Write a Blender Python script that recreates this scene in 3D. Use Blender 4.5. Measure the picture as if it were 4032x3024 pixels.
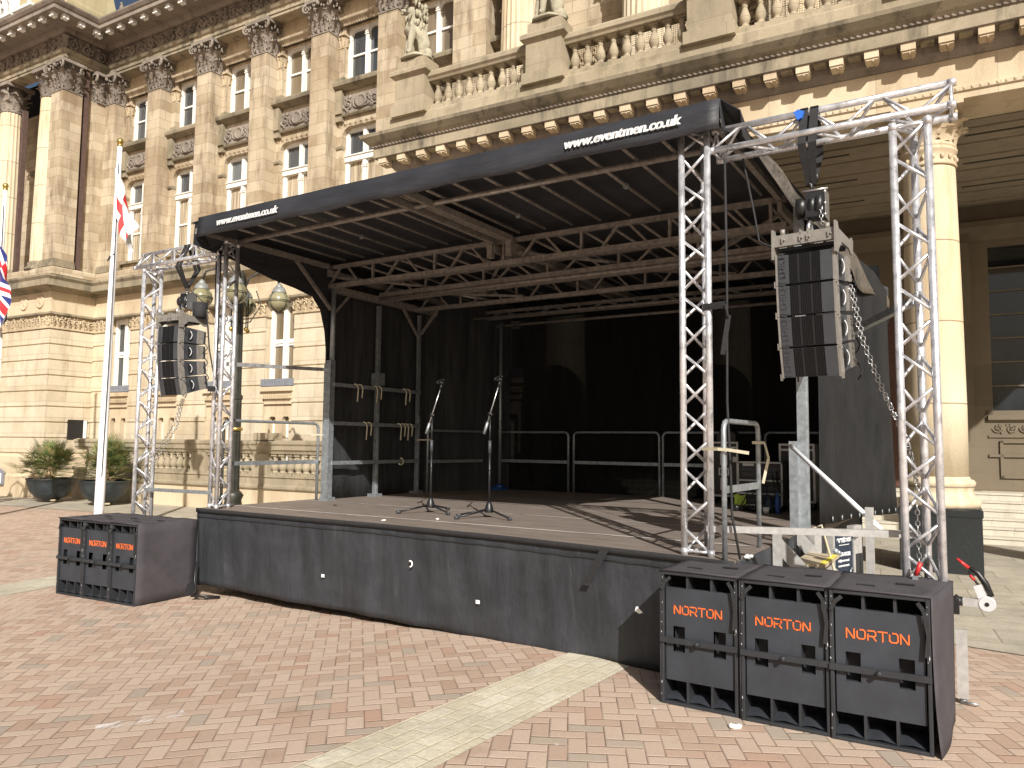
import bpy, math, random
from mathutils import Vector, Matrix
random.seed(7)
R = math.radians
S = bpy.context.scene
for o in list(bpy.data.objects): bpy.data.objects.remove(o)
COL = S.collection
# ------------------------------------------------------------------ camera
YAW = R(121.9); PITCH = math.atan((1743-1512)/3028.); ROLL = 0.0104
F = Vector((math.cos(YAW)*math.cos(PITCH), math.sin(YAW)*math.cos(PITCH), math.sin(PITCH)))
R0 = Vector((math.sin(YAW), -math.cos(YAW), 0)); U0 = R0.cross(F)
RR = R0*math.cos(ROLL)+U0*math.sin(ROLL); UU = -R0*math.sin(ROLL)+U0*math.cos(ROLL)
cd = bpy.data.cameras.new('camera'); cam = bpy.data.objects.new('camera', cd); COL.objects.link(cam)
cd.sensor_width = 36; cd.lens = 36*3028/4032.; cd.clip_start = .05; cd.clip_end = 2000
m = Matrix(((RR.x, UU.x, -F.x, 0), (RR.y, UU.y, -F.y, 0), (RR.z, UU.z, -F.z, 1.8), (0, 0, 0, 1)))
cam.matrix_world = m; S.camera = cam
# ------------------------------------------------------------------ light
SUN = Vector((-3.0, 3.3, -3.0)).normalized()
S.world = bpy.data.worlds.new('World'); S.world.use_nodes = True
wn = S.world.node_tree; bg = wn.nodes['Background']
sky = wn.nodes.new('ShaderNodeTexSky'); sky.sky_type = 'NISHITA'; sky.sun_disc = False
sky.sun_elevation = math.asin(-SUN.z); sky.sun_rotation = math.atan2(-SUN.x, -SUN.y)
sky.air_density = 1.0; sky.dust_density = 6.0
wn.links.new(sky.outputs[0], bg.inputs[0]); bg.inputs[1].default_value = 0.05
ld = bpy.data.lights.new('sun', 'SUN'); ld.energy = 5.0; ld.angle = R(.5); ld.color = (1, .965, .91)
sun = bpy.data.objects.new('sun', ld); COL.objects.link(sun)
sun.rotation_euler = SUN.to_track_quat('-Z', 'Y').to_euler()
S.view_settings.view_transform = 'Standard'; S.view_settings.look = 'None'
S.view_settings.exposure = 0.33; S.view_settings.gamma = 1
S.render.resolution_x = 1024; S.render.resolution_y = 768
# ------------------------------------------------------------------ node helpers
class NT:
    def __init__(s, name):
        s.m = bpy.data.materials.new(name); s.m.use_nodes = True; s.t = s.m.node_tree
        s.b = s.t.nodes['Principled BSDF']; s.out = s.t.nodes['Material Output']
    def n(s, typ, **kw):
        x = s.t.nodes.new(typ)
        for k, v in kw.items(): setattr(x, k, v)
        return x
    def l(s, a, b): s.t.links.new(a, b)
    def put(s, sock, v):
        if isinstance(v, (int, float)): sock.default_value = v
        elif isinstance(v, (tuple, list)): sock.default_value = (tuple(v)+(1,)) if len(v) == 3 and sock.type == 'RGBA' else v
        else: s.l(v, sock)
    def ma(s, op, a, b=0.0, c=None):
        x = s.n('ShaderNodeMath', operation=op); s.put(x.inputs[0], a); s.put(x.inputs[1], b)
        if c is not None: s.put(x.inputs[2], c)
        return x.outputs[0]
    def pos(s): return s.n('ShaderNodeNewGeometry').outputs['Position']
    def map(s, vec, sc=(1, 1, 1), rot=(0, 0, 0), loc=(0, 0, 0)):
        x = s.n('ShaderNodeMapping'); s.l(vec, x.inputs[0]); x.inputs['Scale'].default_value = sc
        x.inputs['Rotation'].default_value = rot; x.inputs['Location'].default_value = loc
        return x.outputs[0]
    def noise(s, vec, scale=5, detail=4, rough=.55):
        x = s.n('ShaderNodeTexNoise'); s.l(vec, x.inputs['Vector']); x.inputs['Scale'].default_value = scale
        x.inputs['Detail'].default_value = detail; x.inputs['Roughness'].default_value = rough
        return x.outputs[0]
    def ramp(s, fac, stops):
        x = s.n('ShaderNodeValToRGB'); s.put(x.inputs[0], fac); e = x.color_ramp.elements
        while len(e) < len(stops): e.new(.5)
        for i, (p, c) in enumerate(stops):
            e[i].position = p; e[i].color = (tuple(c)+(1,)) if isinstance(c, tuple) else (c, c, c, 1)
        return x.outputs[0]
    def mix(s, fac, a, b, mode='MIX'):
        x = s.n('ShaderNodeMix', data_type='RGBA', blend_type=mode)
        s.put(x.inputs[0], fac); s.put(x.inputs[6], a); s.put(x.inputs[7], b)
        return x.outputs[2]
    def bump(s, h, strength=.3, dist=.01):
        x = s.n('ShaderNodeBump'); s.l(h, x.inputs['Height']); x.inputs['Strength'].default_value = strength
        x.inputs['Distance'].default_value = dist; s.l(x.outputs[0], s.b.inputs['Normal'])
    def fin(s, col=None, rough=.7, metal=0., spec=.5):
        if col is not None: s.put(s.b.inputs['Base Color'], col)
        s.put(s.b.inputs['Roughness'], rough); s.b.inputs['Metallic'].default_value = metal
        s.b.inputs['Specular IOR Level'].default_value = spec
        return s.m
ANG = R(2.46)
def simple(name, col, rough=.6, metal=0., var=.25, sc=6., bump=0., bsc=60., spec=.5):
    t = NT(name); p = t.pos(); f = t.noise(p, sc, 5)
    lo = tuple(c*(1-var) for c in col); hi = tuple(min(1, c*(1+var)) for c in col)
    c = t.ramp(f, [(.3, lo), (.7, hi)])
    if bump: t.bump(t.noise(p, bsc, 3), bump, .004)
    return t.fin(c, rough, metal, spec)
def stone(name, c1, c2, row=.3, wid=.75, mortar=.006, stain=.5, staincol=(.16, .12, .08), green=0, joints=True, bump=.25):
    t = NT(name); p = t.map(t.pos(), rot=(0, 0, -ANG))
    sx = t.n('ShaderNodeSeparateXYZ'); t.l(p, sx.inputs[0])
    u = t.ma('ADD', sx.outputs[0], sx.outputs[1]); cb = t.n('ShaderNodeCombineXYZ'); t.l(u, cb.inputs[0]); t.l(sx.outputs[2], cb.inputs[1])
    br = t.n('ShaderNodeTexBrick'); t.l(cb.outputs[0], br.inputs['Vector'])
    br.inputs['Scale'].default_value = 1; br.inputs['Brick Width'].default_value = wid; br.inputs['Row Height'].default_value = row
    br.inputs['Mortar Size'].default_value = mortar; br.inputs['Mortar Smooth'].default_value = .3; br.inputs['Bias'].default_value = 0.
    br.inputs['Color1'].default_value = (0, 0, 0, 1); br.inputs['Color2'].default_value = (1, 1, 1, 1); br.inputs['Mortar'].default_value = (.5, .5, .5, 1)
    c = t.mix(br.outputs['Color'], c1, c2)
    c = t.mix(t.ramp(t.noise(p, 1.3, 5), [(.35, 0.), (.7, .55)]), c, tuple(min(1, x*1.18) for x in c2))
    st = t.noise(t.map(p, (2.2, 2.2, .45)), 1.6, 7, .65)
    c = t.mix(t.ramp(st, [(.5, 0.), (.75, stain)]), c, staincol)
    c = t.mix(t.ramp(t.noise(t.map(p, (1, 1, .5), loc=(3, 1, 0)), .55, 4), [(.5, 0.), (.66, .5*stain)]), c, tuple(min(1, x*1.7) for x in staincol))
    fine = t.noise(p, 45, 4)
    c = t.mix(.35, c, t.mix(1., c, t.ramp(fine, [(.3, .65), (.7, 1.15)]), 'MULTIPLY'))
    if green: c = t.mix(t.ramp(t.noise(p, 2.5, 6), [(.55, 0.), (.75, green)]), c, (.12, .12, .06))
    if joints:
        c = t.mix(t.ma('MULTIPLY', br.outputs['Fac'], .7), c, (.13, .095, .06))
        h = t.ma('SUBTRACT', fine, t.ma('MULTIPLY', br.outputs['Fac'], 3.))
    else: h = fine
    t.bump(h, bump, .008)
    return t.fin(c, .85, 0, .25)
M_ = {}
M_['stone'] = stone('ashlar', (.32, .245, .155), (.52, .44, .32), stain=1., staincol=(.17, .12, .075))
M_['rust'] = stone('rusticated_ashlar', (.49, .41, .29), (.60, .53, .40), row=.485, wid=1.15, mortar=.005, stain=.6, staincol=(.30, .22, .13))
M_['plain'] = stone('plain_ashlar', (.50, .40, .27), (.62, .52, .37), row=3., wid=1.6, mortar=.003, stain=.5, staincol=(.25, .17, .1))
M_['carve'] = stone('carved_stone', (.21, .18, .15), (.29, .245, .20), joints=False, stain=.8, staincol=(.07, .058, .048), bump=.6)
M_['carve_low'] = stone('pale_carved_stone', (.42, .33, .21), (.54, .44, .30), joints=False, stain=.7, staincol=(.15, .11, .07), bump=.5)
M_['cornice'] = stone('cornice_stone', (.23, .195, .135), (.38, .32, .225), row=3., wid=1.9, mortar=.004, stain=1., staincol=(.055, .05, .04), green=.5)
M_['balus'] = stone('balustrade_stone', (.29, .24, .165), (.42, .355, .25), row=3., wid=2.1, mortar=.004, stain=.8, staincol=(.14, .12, .085), green=.5)
M_['column'] = stone('column_stone', (.58, .49, .35), (.63, .54, .39), row=1.22, wid=9., mortar=.012, stain=.75, staincol=(.38, .26, .14))
M_['shade'] = stone('shade_toned_ashlar', (.13, .108, .076), (.18, .148, .105), row=.9, wid=1.6, mortar=.003, stain=.4)  # darkened copy of the ashlar, mainly portico shade put into the colour
M_['lion'] = stone('weathered_stone', (.33, .30, .22), (.42, .38, .28), joints=False, stain=.7, staincol=(.13, .12, .08), green=.5, bump=.6)
M_['pale'] = stone('pale_limestone', (.72, .70, .66), (.8, .78, .74), joints=False, stain=.4, staincol=(.35, .33, .3))
M_['attic'] = stone('attic_stone', (.40, .34, .20), (.48, .42, .26), row=.5, wid=1., mortar=.003, stain=.5, staincol=(.3, .24, .14))
M_['steps'] = stone('step_stone', (.50, .46, .38), (.56, .52, .43), row=3, wid=1.6, mortar=.004, stain=.4, staincol=(.25, .22, .18))
M_['granite'] = simple('black_granite', (.022, .026, .028), .22, 0, .4, 90)
M_['paint'] = simple('white_gloss_paint', (.80, .78, .72), .45, 0, .05)
M_['dark_wood'] = simple('dark_timber', (.10, .045, .03), .5, 0, .3)
M_['slate'] = simple('roof_slate', (.10, .11, .13), .6, 0, .3)
M_['pipe'] = simple('brown_painted_iron', (.10, .062, .05), .6, 0, .2)
M_['greybox'] = simple('grey_lead_sheet', (.20, .21, .24), .6, 0, .15)
def glass(name, c=(.03, .035, .04), r=.06):
    t = NT(name); f = t.noise(t.map(t.pos(), (1, 1, .4)), 1.2, 3)
    return t.fin(t.ramp(f, [(.4, c), (.65, tuple(x*2.4 for x in c))]), r, 0, .9)
t = NT('window_glass'); oi = t.n('ShaderNodeObjectInfo').outputs['Random']; f = t.noise(t.map(t.pos(), (1, 1, .3)), 1.4, 3)
c = t.ramp(oi, [(0., (.05, .055, .06)), (.3, (.085, .085, .08)), (.45, (.16, .125, .08)), (.65, (.20, .16, .11)), (.8, (.13, .145, .15)), (1., (.06, .065, .07))]); t.t.nodes[c.node.name].color_ramp.interpolation = 'CONSTANT'  # tone per pane: dark rooms, blinds and reflections put into the colour
M_['glass'] = t.fin(t.mix(1., c, t.ramp(f, [(.35, .7), (.65, 1.35)]), 'MULTIPLY'), .07, 0, .7)
t = NT('net_curtain'); p = t.map(t.pos(), (1, 1, .03)); c = t.ramp(t.noise(p, 28, 2), [(.35, (.20, .155, .10)), (.65, (.50, .42, .30))]); M_['curtain'] = t.fin(c, .9)
M_['blind'] = simple('roller_blind', (.32, .25, .17), .8, 0, .12)
t = NT('aluminium_truss'); p = t.pos(); f = t.noise(p, 14, 6); M_['alu'] = t.fin(t.ramp(f, [(.3, (.46, .46, .48)), (.5, (.70, .70, .72)), (.75, (.88, .88, .90))]), t.ramp(f, [(.3, .22), (.7, .42)]), .62, .6); t.bump(t.noise(p, 90, 2), .08, .002)
M_['galv'] = simple('galvanised_steel', (.34, .37, .39), .45, .6, .25, 18)
M_['darkglass'] = glass('dark_portico_glass', (.012, .014, .016), .04)
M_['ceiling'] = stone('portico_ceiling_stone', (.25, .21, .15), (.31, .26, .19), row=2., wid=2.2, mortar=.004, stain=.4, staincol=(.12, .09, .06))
M_['slot'] = simple('dark_recess', (.045, .035, .025), .9, 0, .2)
M_['rooftube'] = simple('weathered_roof_tube', (.25, .225, .20), .5, .25, .35, 20)
t = NT('black_roof_fabric'); p = t.pos(); f = t.noise(t.map(p, (1, 1, 3)), 2.2, 6, .6); M_['roof'] = t.fin(t.ramp(f, [(.3, (.020, .021, .025)), (.75, (.040, .041, .047))]), .55, 0, .4); t.bump(t.noise(t.map(p, (.8, 1, 5)), 3, 5), .5, .03)
t = NT('black_skirt_fabric'); p = t.pos(); f = t.noise(t.map(p, (3, 3, .35)), 2.4, 7, .7)
c = t.ramp(f, [(.3, (.019, .021, .025)), (.6, (.034, .037, .043)), (.8, (.08, .084, .09))])
c = t.mix(t.ramp(t.noise(t.map(p, (1, 1, 1.4)), 1.6, 6, .65), [(.45, 0.), (.72, .6)]), c, (.060, .064, .073)); sp = t.ramp(t.noise(p, 22, 8, .8), [(.69, 0.), (.75, .5)]); c = t.mix(sp, c, (.19, .19, .2)); M_['skirt'] = t.fin(c, .6, 0, .4)
t.bump(t.noise(t.map(p, (2.2, 2.2, 1.1)), 2.2, 5, .6), .55, .04)
t = NT('black_gauze_curtain'); p = t.pos(); f = t.noise(t.map(p, (5, 5, .4)), 2, 4); t.fin(t.ramp(f, [(.3, (.007, .007, .008)), (.7, (.013, .013, .014))]), .9, 0, .1)
t.bump(t.noise(t.map(p, (7, 7, .5)), 2, 4), .6, .03)
tr = t.n('ShaderNodeBsdfTransparent'); mx = t.n('ShaderNodeMixShader'); wv = t.noise(t.map(p, (1, 1, 1)), 160, 1)
t.l(t.ramp(wv, [(.42, .0), (.62, .014)]), mx.inputs[0]); t.l(t.b.outputs[0], mx.inputs[1]); t.l(tr.outputs[0], mx.inputs[2]); t.l(mx.outputs[0], t.out.inputs[0]); M_['gauze'] = t.m
t = NT('dark_wall_cloth'); p = t.pos(); f = t.noise(t.map(p, (5, 5, .6)), 2.4, 5); M_['cloth'] = t.fin(t.ramp(f, [(.3, (.026, .027, .028)), (.7, (.052, .053, .055))]), .85, 0, .2)
t.bump(t.noise(t.map(p, (2.5, 2.5, 1.2)), 2, 6, .65), .6, .03)
t = NT('faded_side_curtain'); p = t.pos(); f = t.noise(t.map(p, (1.6, 1.6, .9)), 2.4, 7, .65); M_['sidecloth'] = t.fin(t.ramp(f, [(.3, (.013, .0135, .014)), (.7, (.027, .027, .028))]), .85, 0, .2)
t.bump(t.noise(t.map(p, (1.5, 1.5, .6)), 1.5, 5), .5, .03)
t = NT('clear_dirty_sheeting'); p = t.pos(); M_['sheet'] = t.fin(t.ramp(t.noise(p, 4, 6), [(.3, (.04, .038, .034)), (.7, (.15, .135, .12))]), .3, 0, .6); t.bump(t.noise(p, 6, 5), 1., .08)
t = NT('brown_stage_plywood'); p = t.pos(); f = t.noise(t.map(p, (1.2, 9, 1)), 2.2, 7, .65)
c = t.ramp(f, [(.3, (.135, .110, .092)), (.55, (.205, .168, .142)), (.75, (.28, .235, .20))])
c = t.mix(t.ramp(t.noise(p, 30, 8, .75), [(.66, 0.), (.74, .5)]), c, (.42, .36, .31)); M_['deck'] = t.fin(c, .7, 0, .3)
def scuffed(name, col, sc, amt, rough, hi):
    t = NT(name); p = t.pos(); c = t.ramp(t.noise(p, 6, 6, .6), [(.3, tuple(x*.82 for x in col)), (.7, tuple(x*1.2 for x in col))])
    c = t.mix(t.ramp(t.noise(t.map(p, (1, 1, 3)), sc, 9, .8), [(.62, 0.), (.72, amt)]), c, hi)
    c = t.mix(t.ramp(t.noise(p, 1.7, 5), [(.5, 0.), (.75, .35)]), c, tuple(x*1.5 for x in col))
    t.bump(t.noise(p, 320, 3), .3, .003); return t.fin(c, rough, 0, .4)
M_['subcarpet'] = scuffed('purple_black_cover', (.055, .050, .056), 14, .35, .85, (.14, .13, .13))
M_['subblack'] = scuffed('black_textured_paint', (.026, .028, .032), 24, .7, .5, (.22, .22, .22))
M_['subpanel'] = scuffed('charcoal_speaker_panel', (.034, .038, .046), 20, .12, .5, (.12, .12, .13))
M_['black'] = simple('black_plastic', (.014, .014, .015), .4, 0, .2)
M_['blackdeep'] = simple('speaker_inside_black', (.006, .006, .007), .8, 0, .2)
M_['strap'] = simple('black_webbing', (.018, .018, .019), .8, 0, .3, 40)
M_['orange'] = simple('orange_lettering', (.85, .16, .035), .5, 0, .04)
M_['white'] = simple('white_vinyl', (.82, .82, .82), .5, 0, .03)
M_['grillemet'] = simple('speaker_grille', (.02, .02, .022), .5, .3, .3, 200)
M_['riggrey'] = simple('beige_rigging_steel', (.25, .235, .21), .5, .2, .15, 20)
M_['cabgrey'] = simple('charcoal_cabinet', (.050, .053, .060), .5, 0, .1)
M_['chain'] = simple('zinc_chain', (.55, .55, .55), .3, .85, .2)
M_['red'] = simple('red_plastic', (.55, .03, .03), .4, 0, .05)
M_['blue'] = simple('blue_cloth', (.02, .13, .55), .6, 0, .1)
M_['polewhite'] = simple('white_pole_paint', (.84, .85, .87), .35, 0, .04, 3)
M_['gold'] = simple('gilt_metal', (.55, .40, .12), .3, .8, .2)
M_['lampiron'] = simple('dark_olive_iron', (.035, .035, .028), .45, .2, .3)
M_['lampcap'] = simple('grey_lamp_cap', (.24, .25, .24), .5, .2, .2)
t = NT('frosted_globe_glass'); M_['globe'] = t.fin(t.ramp(t.noise(t.pos(), 3, 2), [(.3, (.20, .185, .10)), (.7, (.30, .28, .17))]), .12, 0, .8)
M_['pot'] = simple('dark_bronze_planter', (.030, .038, .042), .45, .1, .5, 4)
M_['soil'] = simple('soil', (.10, .05, .03), .9, 0, .3)
t = NT('fan_palm_leaf'); M_['palm'] = t.fin(t.ramp(t.noise(t.pos(), 5, 3), [(.35, (.05, .085, .025)), (.5, (.13, .17, .05)), (.6, (.32, .27, .12))]), .5, 0, .4)
M_['husk'] = simple('dry_palm_husk', (.34, .25, .14), .9, 0, .3)
M_['litter'] = simple('white_paper', (.82, .81, .78), .8, 0, .04)
M_['case'] = simple('black_case_laminate', (.016, .016, .018), .4, 0, .2)
M_['casealu'] = simple('aluminium_case_edge', (.52, .52, .50), .4, .6, .15)
M_['navy'] = simple('navy_trailer_panel', (.018, .03, .05), .5, 0, .2)
M_['stepalu'] = simple('dusty_aluminium', (.50, .49, .47), .5, .4, .15, 20)
M_['timber'] = simple('plywood_tread', (.46, .38, .26), .7, 0, .2)
M_['yellow'] = simple('yellow_tape', (.75, .68, .08), .6, 0, .3, 40)
M_['ivory'] = simple('ivory_rubber_strap', (.50, .455, .33), .6, 0, .2)
M_['bluebottle'] = simple('blue_bottle', (.02, .07, .25), .25, 0, .1)
M_['lime'] = simple('lime_cloth', (.42, .55, .08), .8, 0, .1)
M_['plasticgrey'] = simple('light_grey_plastic', (.55, .55, .56), .4, 0, .1)
# ------------------------------------------------------------------ mesh builder
def V3(*a): return Vector(a)
LAST = []
SPLITN = {'bungee_strap', 'castor', 'corner_brace', 'corner_flap', 'cover_strap', 'cross_tube', 'deck_line', 'deck_seam', 'divider', 'eyelet', 'gilt_drop', 'front_panel', 'handle', 'handle_plate', 'handle_recess', 'latch', 'lead', 'lid_slot', 'roof_brace', 'side_plate', 'sticker', 'tube_clip', 'rafter', 'parapet_rail', 'lever', 'small_capital', 'ledge', 'window_head', 'carved_panel', 'string_course', 'side_beam', 'release_grip', 'skirt_panel', 'paint_chip', 'portico_ceiling', 'bay_wall', 'trailer_frame', 'trunk_stem'}
class M:
    def __init__(s): s.v = []; s.f = []; s.sm = []; s.uv = None
    def add(s, vs, fs, smooth=False):
        b = len(s.v); s.v.extend([tuple(x) for x in vs]); s.f.extend([tuple(b+i for i in f) for f in fs]); s.sm.extend([smooth]*len(fs))
    def box(s, x0, x1, y0, y1, z0, z1, mat=None):
        vs = [(x, y, z) for z in (z0, z1) for y in (y0, y1) for x in (x0, x1)]
        if mat is not None: vs = [mat @ Vector(v) for v in vs]
        s.add(vs, [(0, 2, 3, 1), (4, 5, 7, 6), (0, 1, 5, 4), (2, 6, 7, 3), (0, 4, 6, 2), (1, 3, 7, 5)])
        return s
    def bar(s, p, q, w, h, up=(0, 0, 1)):
        p = Vector(p); q = Vector(q); d = (q-p); L = d.length; d.normalize(); up = Vector(up)
        if abs(d.dot(up)) > .98: up = Vector((0, 1, 0))
        x = d.cross(up).normalized(); z = x.cross(d).normalized()
        mt = Matrix((( x.x, d.x, z.x, p.x), (x.y, d.y, z.y, p.y), (x.z, d.z, z.z, p.z), (0, 0, 0, 1)))
        return s.box(-w/2, w/2, 0, L, -h/2, h/2, mt)
    def tube(s, pts, r, n=8, cap=True):
        pts = [Vector(p) for p in pts]; rs = r if isinstance(r, (list, tuple)) else [r]*len(pts)
        d0 = (pts[1]-pts[0]).normalized(); ref = Vector((0, 0, 1)) if abs(d0.z) < .9 else Vector((0, 1, 0))
        x = d0.cross(ref).normalized(); vs = []
        for i, p in enumerate(pts):
            d = (pts[min(i+1, len(pts)-1)]-pts[max(i-1, 0)]).normalized()
            x = (x-d*x.dot(d)).normalized(); y = d.cross(x)
            for k in range(n):
                a = 2*math.pi*k/n; vs.append(p+x*(math.cos(a)*rs[i])+y*(math.sin(a)*rs[i]))
        fs = [(i*n+k, i*n+(k+1) % n, (i+1)*n+(k+1) % n, (i+1)*n+k) for i in range(len(pts)-1) for k in range(n)]
        s.add(vs, fs, True)
        if cap:
            b = len(s.v)-len(vs); s.f.append(tuple(b+k for k in range(n))[::-1]); s.sm.append(False)
            s.f.append(tuple(b+(len(pts)-1)*n+k for k in range(n))); s.sm.append(False)
        return s
    def lathe(s, c, prof, n=24, ax=None, smooth=True, rmod=None):
        c = Vector(c); vs = []
        for r, z in prof:
            for k in range(n):
                a = 2*math.pi*k/n; rr = r*(rmod(k, n) if rmod else 1); v = Vector((rr*math.cos(a), rr*math.sin(a), z))
                vs.append(c+(ax @ v if ax is not None else v))
        m_ = len(prof)
        fs = [(i*n+k, i*n+(k+1) % n, (i+1)*n+(k+1) % n, (i+1)*n+k) for i in range(m_-1) for k in range(n)]
        s.add(vs, fs, smooth)
        b = len(s.v)-len(vs)
        s.f.append(tuple(b+k for k in range(n))[::-1]); s.sm.append(False); s.f.append(tuple(b+(m_-1)*n+k for k in range(n))); s.sm.append(False)
        return s
    def prism(s, poly, d):
        d = Vector(d); a = [Vector(p) for p in poly]; n = len(a)
        s.add(a+[p+d for p in a], [tuple(range(n))[::-1], tuple(range(n, 2*n))]+[(i, (i+1) % n, n+(i+1) % n, n+i) for i in range(n)])
        return s
    def grid(s, fn, nu, nv, smooth=True, thick=None):
        vs = [Vector(fn(i/nu, j/nv)) for j in range(nv+1) for i in range(nu+1)]
        fs = [(j*(nu+1)+i, j*(nu+1)+i+1, (j+1)*(nu+1)+i+1, (j+1)*(nu+1)+i) for j in range(nv) for i in range(nu)]
        s.add(vs, fs, smooth)
        return s
    def ball(s, c, r, n=8, sc=(1, 1, 1), jit=0.):
        vs = []; fs = []; c = Vector(c)
        for i in range(n//2+1):
            ph = math.pi*i/(n//2)
            for k in range(n):
                a = 2*math.pi*k/n; q = 1+random.uniform(-jit, jit)
                vs.append(c+Vector((r*sc[0]*math.sin(ph)*math.cos(a)*q, r*sc[1]*math.sin(ph)*math.sin(a)*q, r*sc[2]*math.cos(ph)*q)))
        for i in range(n//2):
            for k in range(n): fs.append((i*n+k, (i+1)*n+k, (i+1)*n+(k+1) % n, i*n+(k+1) % n))
        s.add(vs, fs, True); return s
    def mould(s, prof, path, caps=True):
        # prof: (out, z); path: (x, y), outward = right-hand side of travel
        P = [Vector(p) for p in path]; n = len(P); nr = []
        for i in range(n):
            def rn(a, b): d = (b-a).normalized(); return Vector((d.y, -d.x))
            if i == 0: nr.append(rn(P[0], P[1]))
            elif i == n-1: nr.append(rn(P[-2], P[-1]))
            else:
                a = rn(P[i-1], P[i]); b = rn(P[i], P[i+1]); q = (a+b); nr.append(q/(1+a.dot(b)))
        k = len(prof); vs = []
        for i in range(n):
            for o, z in prof: vs.append((P[i].x+nr[i].x*o, P[i].y+nr[i].y*o, z))
        fs = [(i*k+j, (i+1)*k+j, (i+1)*k+j+1, i*k+j+1) for i in range(n-1) for j in range(k-1)]
        if caps: fs += [tuple(range(k))[::-1], tuple((n-1)*k+j for j in range(k))]
        s.add(vs, fs); return s
    def clusters(s, mg=.012):
        n = len(s.v); par = list(range(n))
        def f(q):
            while par[q] != q: par[q] = par[par[q]]; q = par[q]
            return q
        for fc in s.f:
            r0 = f(fc[0])
            for i in fc[1:]: par[f(i)] = r0
        bb = {}
        for i, c in enumerate(s.v):
            r = f(i)
            if r not in bb: bb[r] = [list(c), list(c)]
            else:
                lo, hi = bb[r]
                for k in range(3):
                    if c[k] < lo[k]: lo[k] = c[k]
                    if c[k] > hi[k]: hi[k] = c[k]
        ks = list(bb); L = [bb[k] for k in ks]; q = list(range(len(L)))
        def g(a):
            while q[a] != a: a = q[a]
            return a
        for i in range(len(L)):
            for j in range(i):
                if all(L[i][0][k]-mg <= L[j][1][k] and L[j][0][k]-mg <= L[i][1][k] for k in range(3)): q[g(i)] = g(j)
        cl = {k: g(i) for i, k in enumerate(ks)}; out = {}
        for fc, sm in zip(s.f, s.sm):
            key = cl[f(fc[0])]; m = out.setdefault(key, (M(), {})); mb, mp = m; idx = []
            for i in fc:
                if i not in mp: mp[i] = len(mb.v); mb.v.append(s.v[i])
                idx.append(mp[i])
            mb.f.append(tuple(idx)); mb.sm.append(sm)
        return [m for m, _ in out.values()]
    def build(s, name, mat, parent=None, frame=None, thick=0., bevel=0.):
        global LAST
        if name in SPLITN:
            pcs_ = s.clusters(); LAST = [m.build1(name, mat, parent, frame, thick, bevel) for m in pcs_]; return LAST[0]
        LAST = [s.build1(name, mat, parent, frame, thick, bevel)]; return LAST[0]
    def build1(s, name, mat, parent=None, frame=None, thick=0., bevel=0.):
        me = bpy.data.meshes.new(name); vs = [Vector(v) for v in s.v]
        fr = frame if frame is not None else Matrix.Identity(4)
        if parent is not None:
            root = parent
            while root.parent: root = root.parent
            fr = rootmat(root).inverted() @ fr
            if parent is not root: fr = Matrix.Translation(parent.location).inverted() @ fr
        vs = [fr @ v for v in vs]
        me.from_pydata([tuple(v) for v in vs], [], s.f); me.materials.append(M_[mat] if isinstance(mat, str) else mat)
        me.polygons.foreach_set('use_smooth', s.sm); me.update()
        o = bpy.data.objects.new(name, me); COL.objects.link(o)
        if parent: o.parent = parent
        if thick:
            md = o.modifiers.new('solid', 'SOLIDIFY'); md.thickness = thick; md.offset = 0
        if bevel:
            md = o.modifiers.new('bevel', 'BEVEL'); md.width = bevel; md.segments = 2; md.limit_method = 'ANGLE'
        return o
def rootmat(r): return Matrix.Translation(r.location) @ r.rotation_euler.to_matrix().to_4x4()
def empty(name, loc, label, cat, group=None, rz=0):
    o = bpy.data.objects.new(name, None); COL.objects.link(o); o.location = loc; o.rotation_euler = (0, 0, rz)
    o.empty_display_size = .2; return tag(o, label, cat, group)
def tag(o, label, cat, group=None, kind=None):
    if label: o['label'] = label
    if cat: o['category'] = cat
    if group: o['group'] = group
    if kind: o['kind'] = kind
    return o
def struct(o): o['kind'] = 'structure'; return o
def cp(o, parent, loc):
    c = o.copy(); COL.objects.link(c); c.parent = parent; c.location = loc; return c
def cptree(o, off):
    c = o.copy(); COL.objects.link(c); c.parent = o.parent; c.location = Vector(o.location)+Vector(off)
    for ch in list(o.children):
        d = ch.copy(); COL.objects.link(d); d.parent = c
    return c
def dup(root, loc, rz=None, label=None, group=None):
    c = root.copy(); COL.objects.link(c); c.location = loc
    if rz is not None: c.rotation_euler = (0, 0, rz)
    if label: c['label'] = label
    if group: c['group'] = group
    for ch in list(root.children):
        d = ch.copy(); COL.objects.link(d); d.parent = c
        for g in list(ch.children):
            e = g.copy(); COL.objects.link(e); e.parent = d
    return c
def textobj(name, body, size, mt, mat, parent, ext=.001, bold=0., shear=0., space=1., align='LEFT'):
    cu = bpy.data.curves.new('txt', 'FONT'); cu.body = body; cu.size = size; cu.extrude = ext; cu.offset = bold; cu.shear = shear; cu.space_character = space; cu.align_x = align
    o = bpy.data.objects.new('txt', cu); COL.objects.link(o)
    dg = bpy.context.evaluated_depsgraph_get(); me = bpy.data.meshes.new_from_object(o.evaluated_get(dg)); bpy.data.objects.remove(o)
    mb = M(); mb.v = [tuple(mt @ v.co) for v in me.vertices]; mb.f = [tuple(p.vertices) for p in me.polygons]; mb.sm = [False]*len(mb.f)
    return mb.build(name, mat, parent)
def axes(o, x, y):   # matrix with origin o, local x, y given
    x = Vector(x).normalized(); y = Vector(y).normalized(); z = x.cross(y).normalized(); y = z.cross(x)
    return Matrix(((x.x, y.x, z.x, o[0]), (x.y, y.y, z.y, o[1]), (x.z, y.z, z.z, o[2]), (0, 0, 0, 1)))
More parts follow.
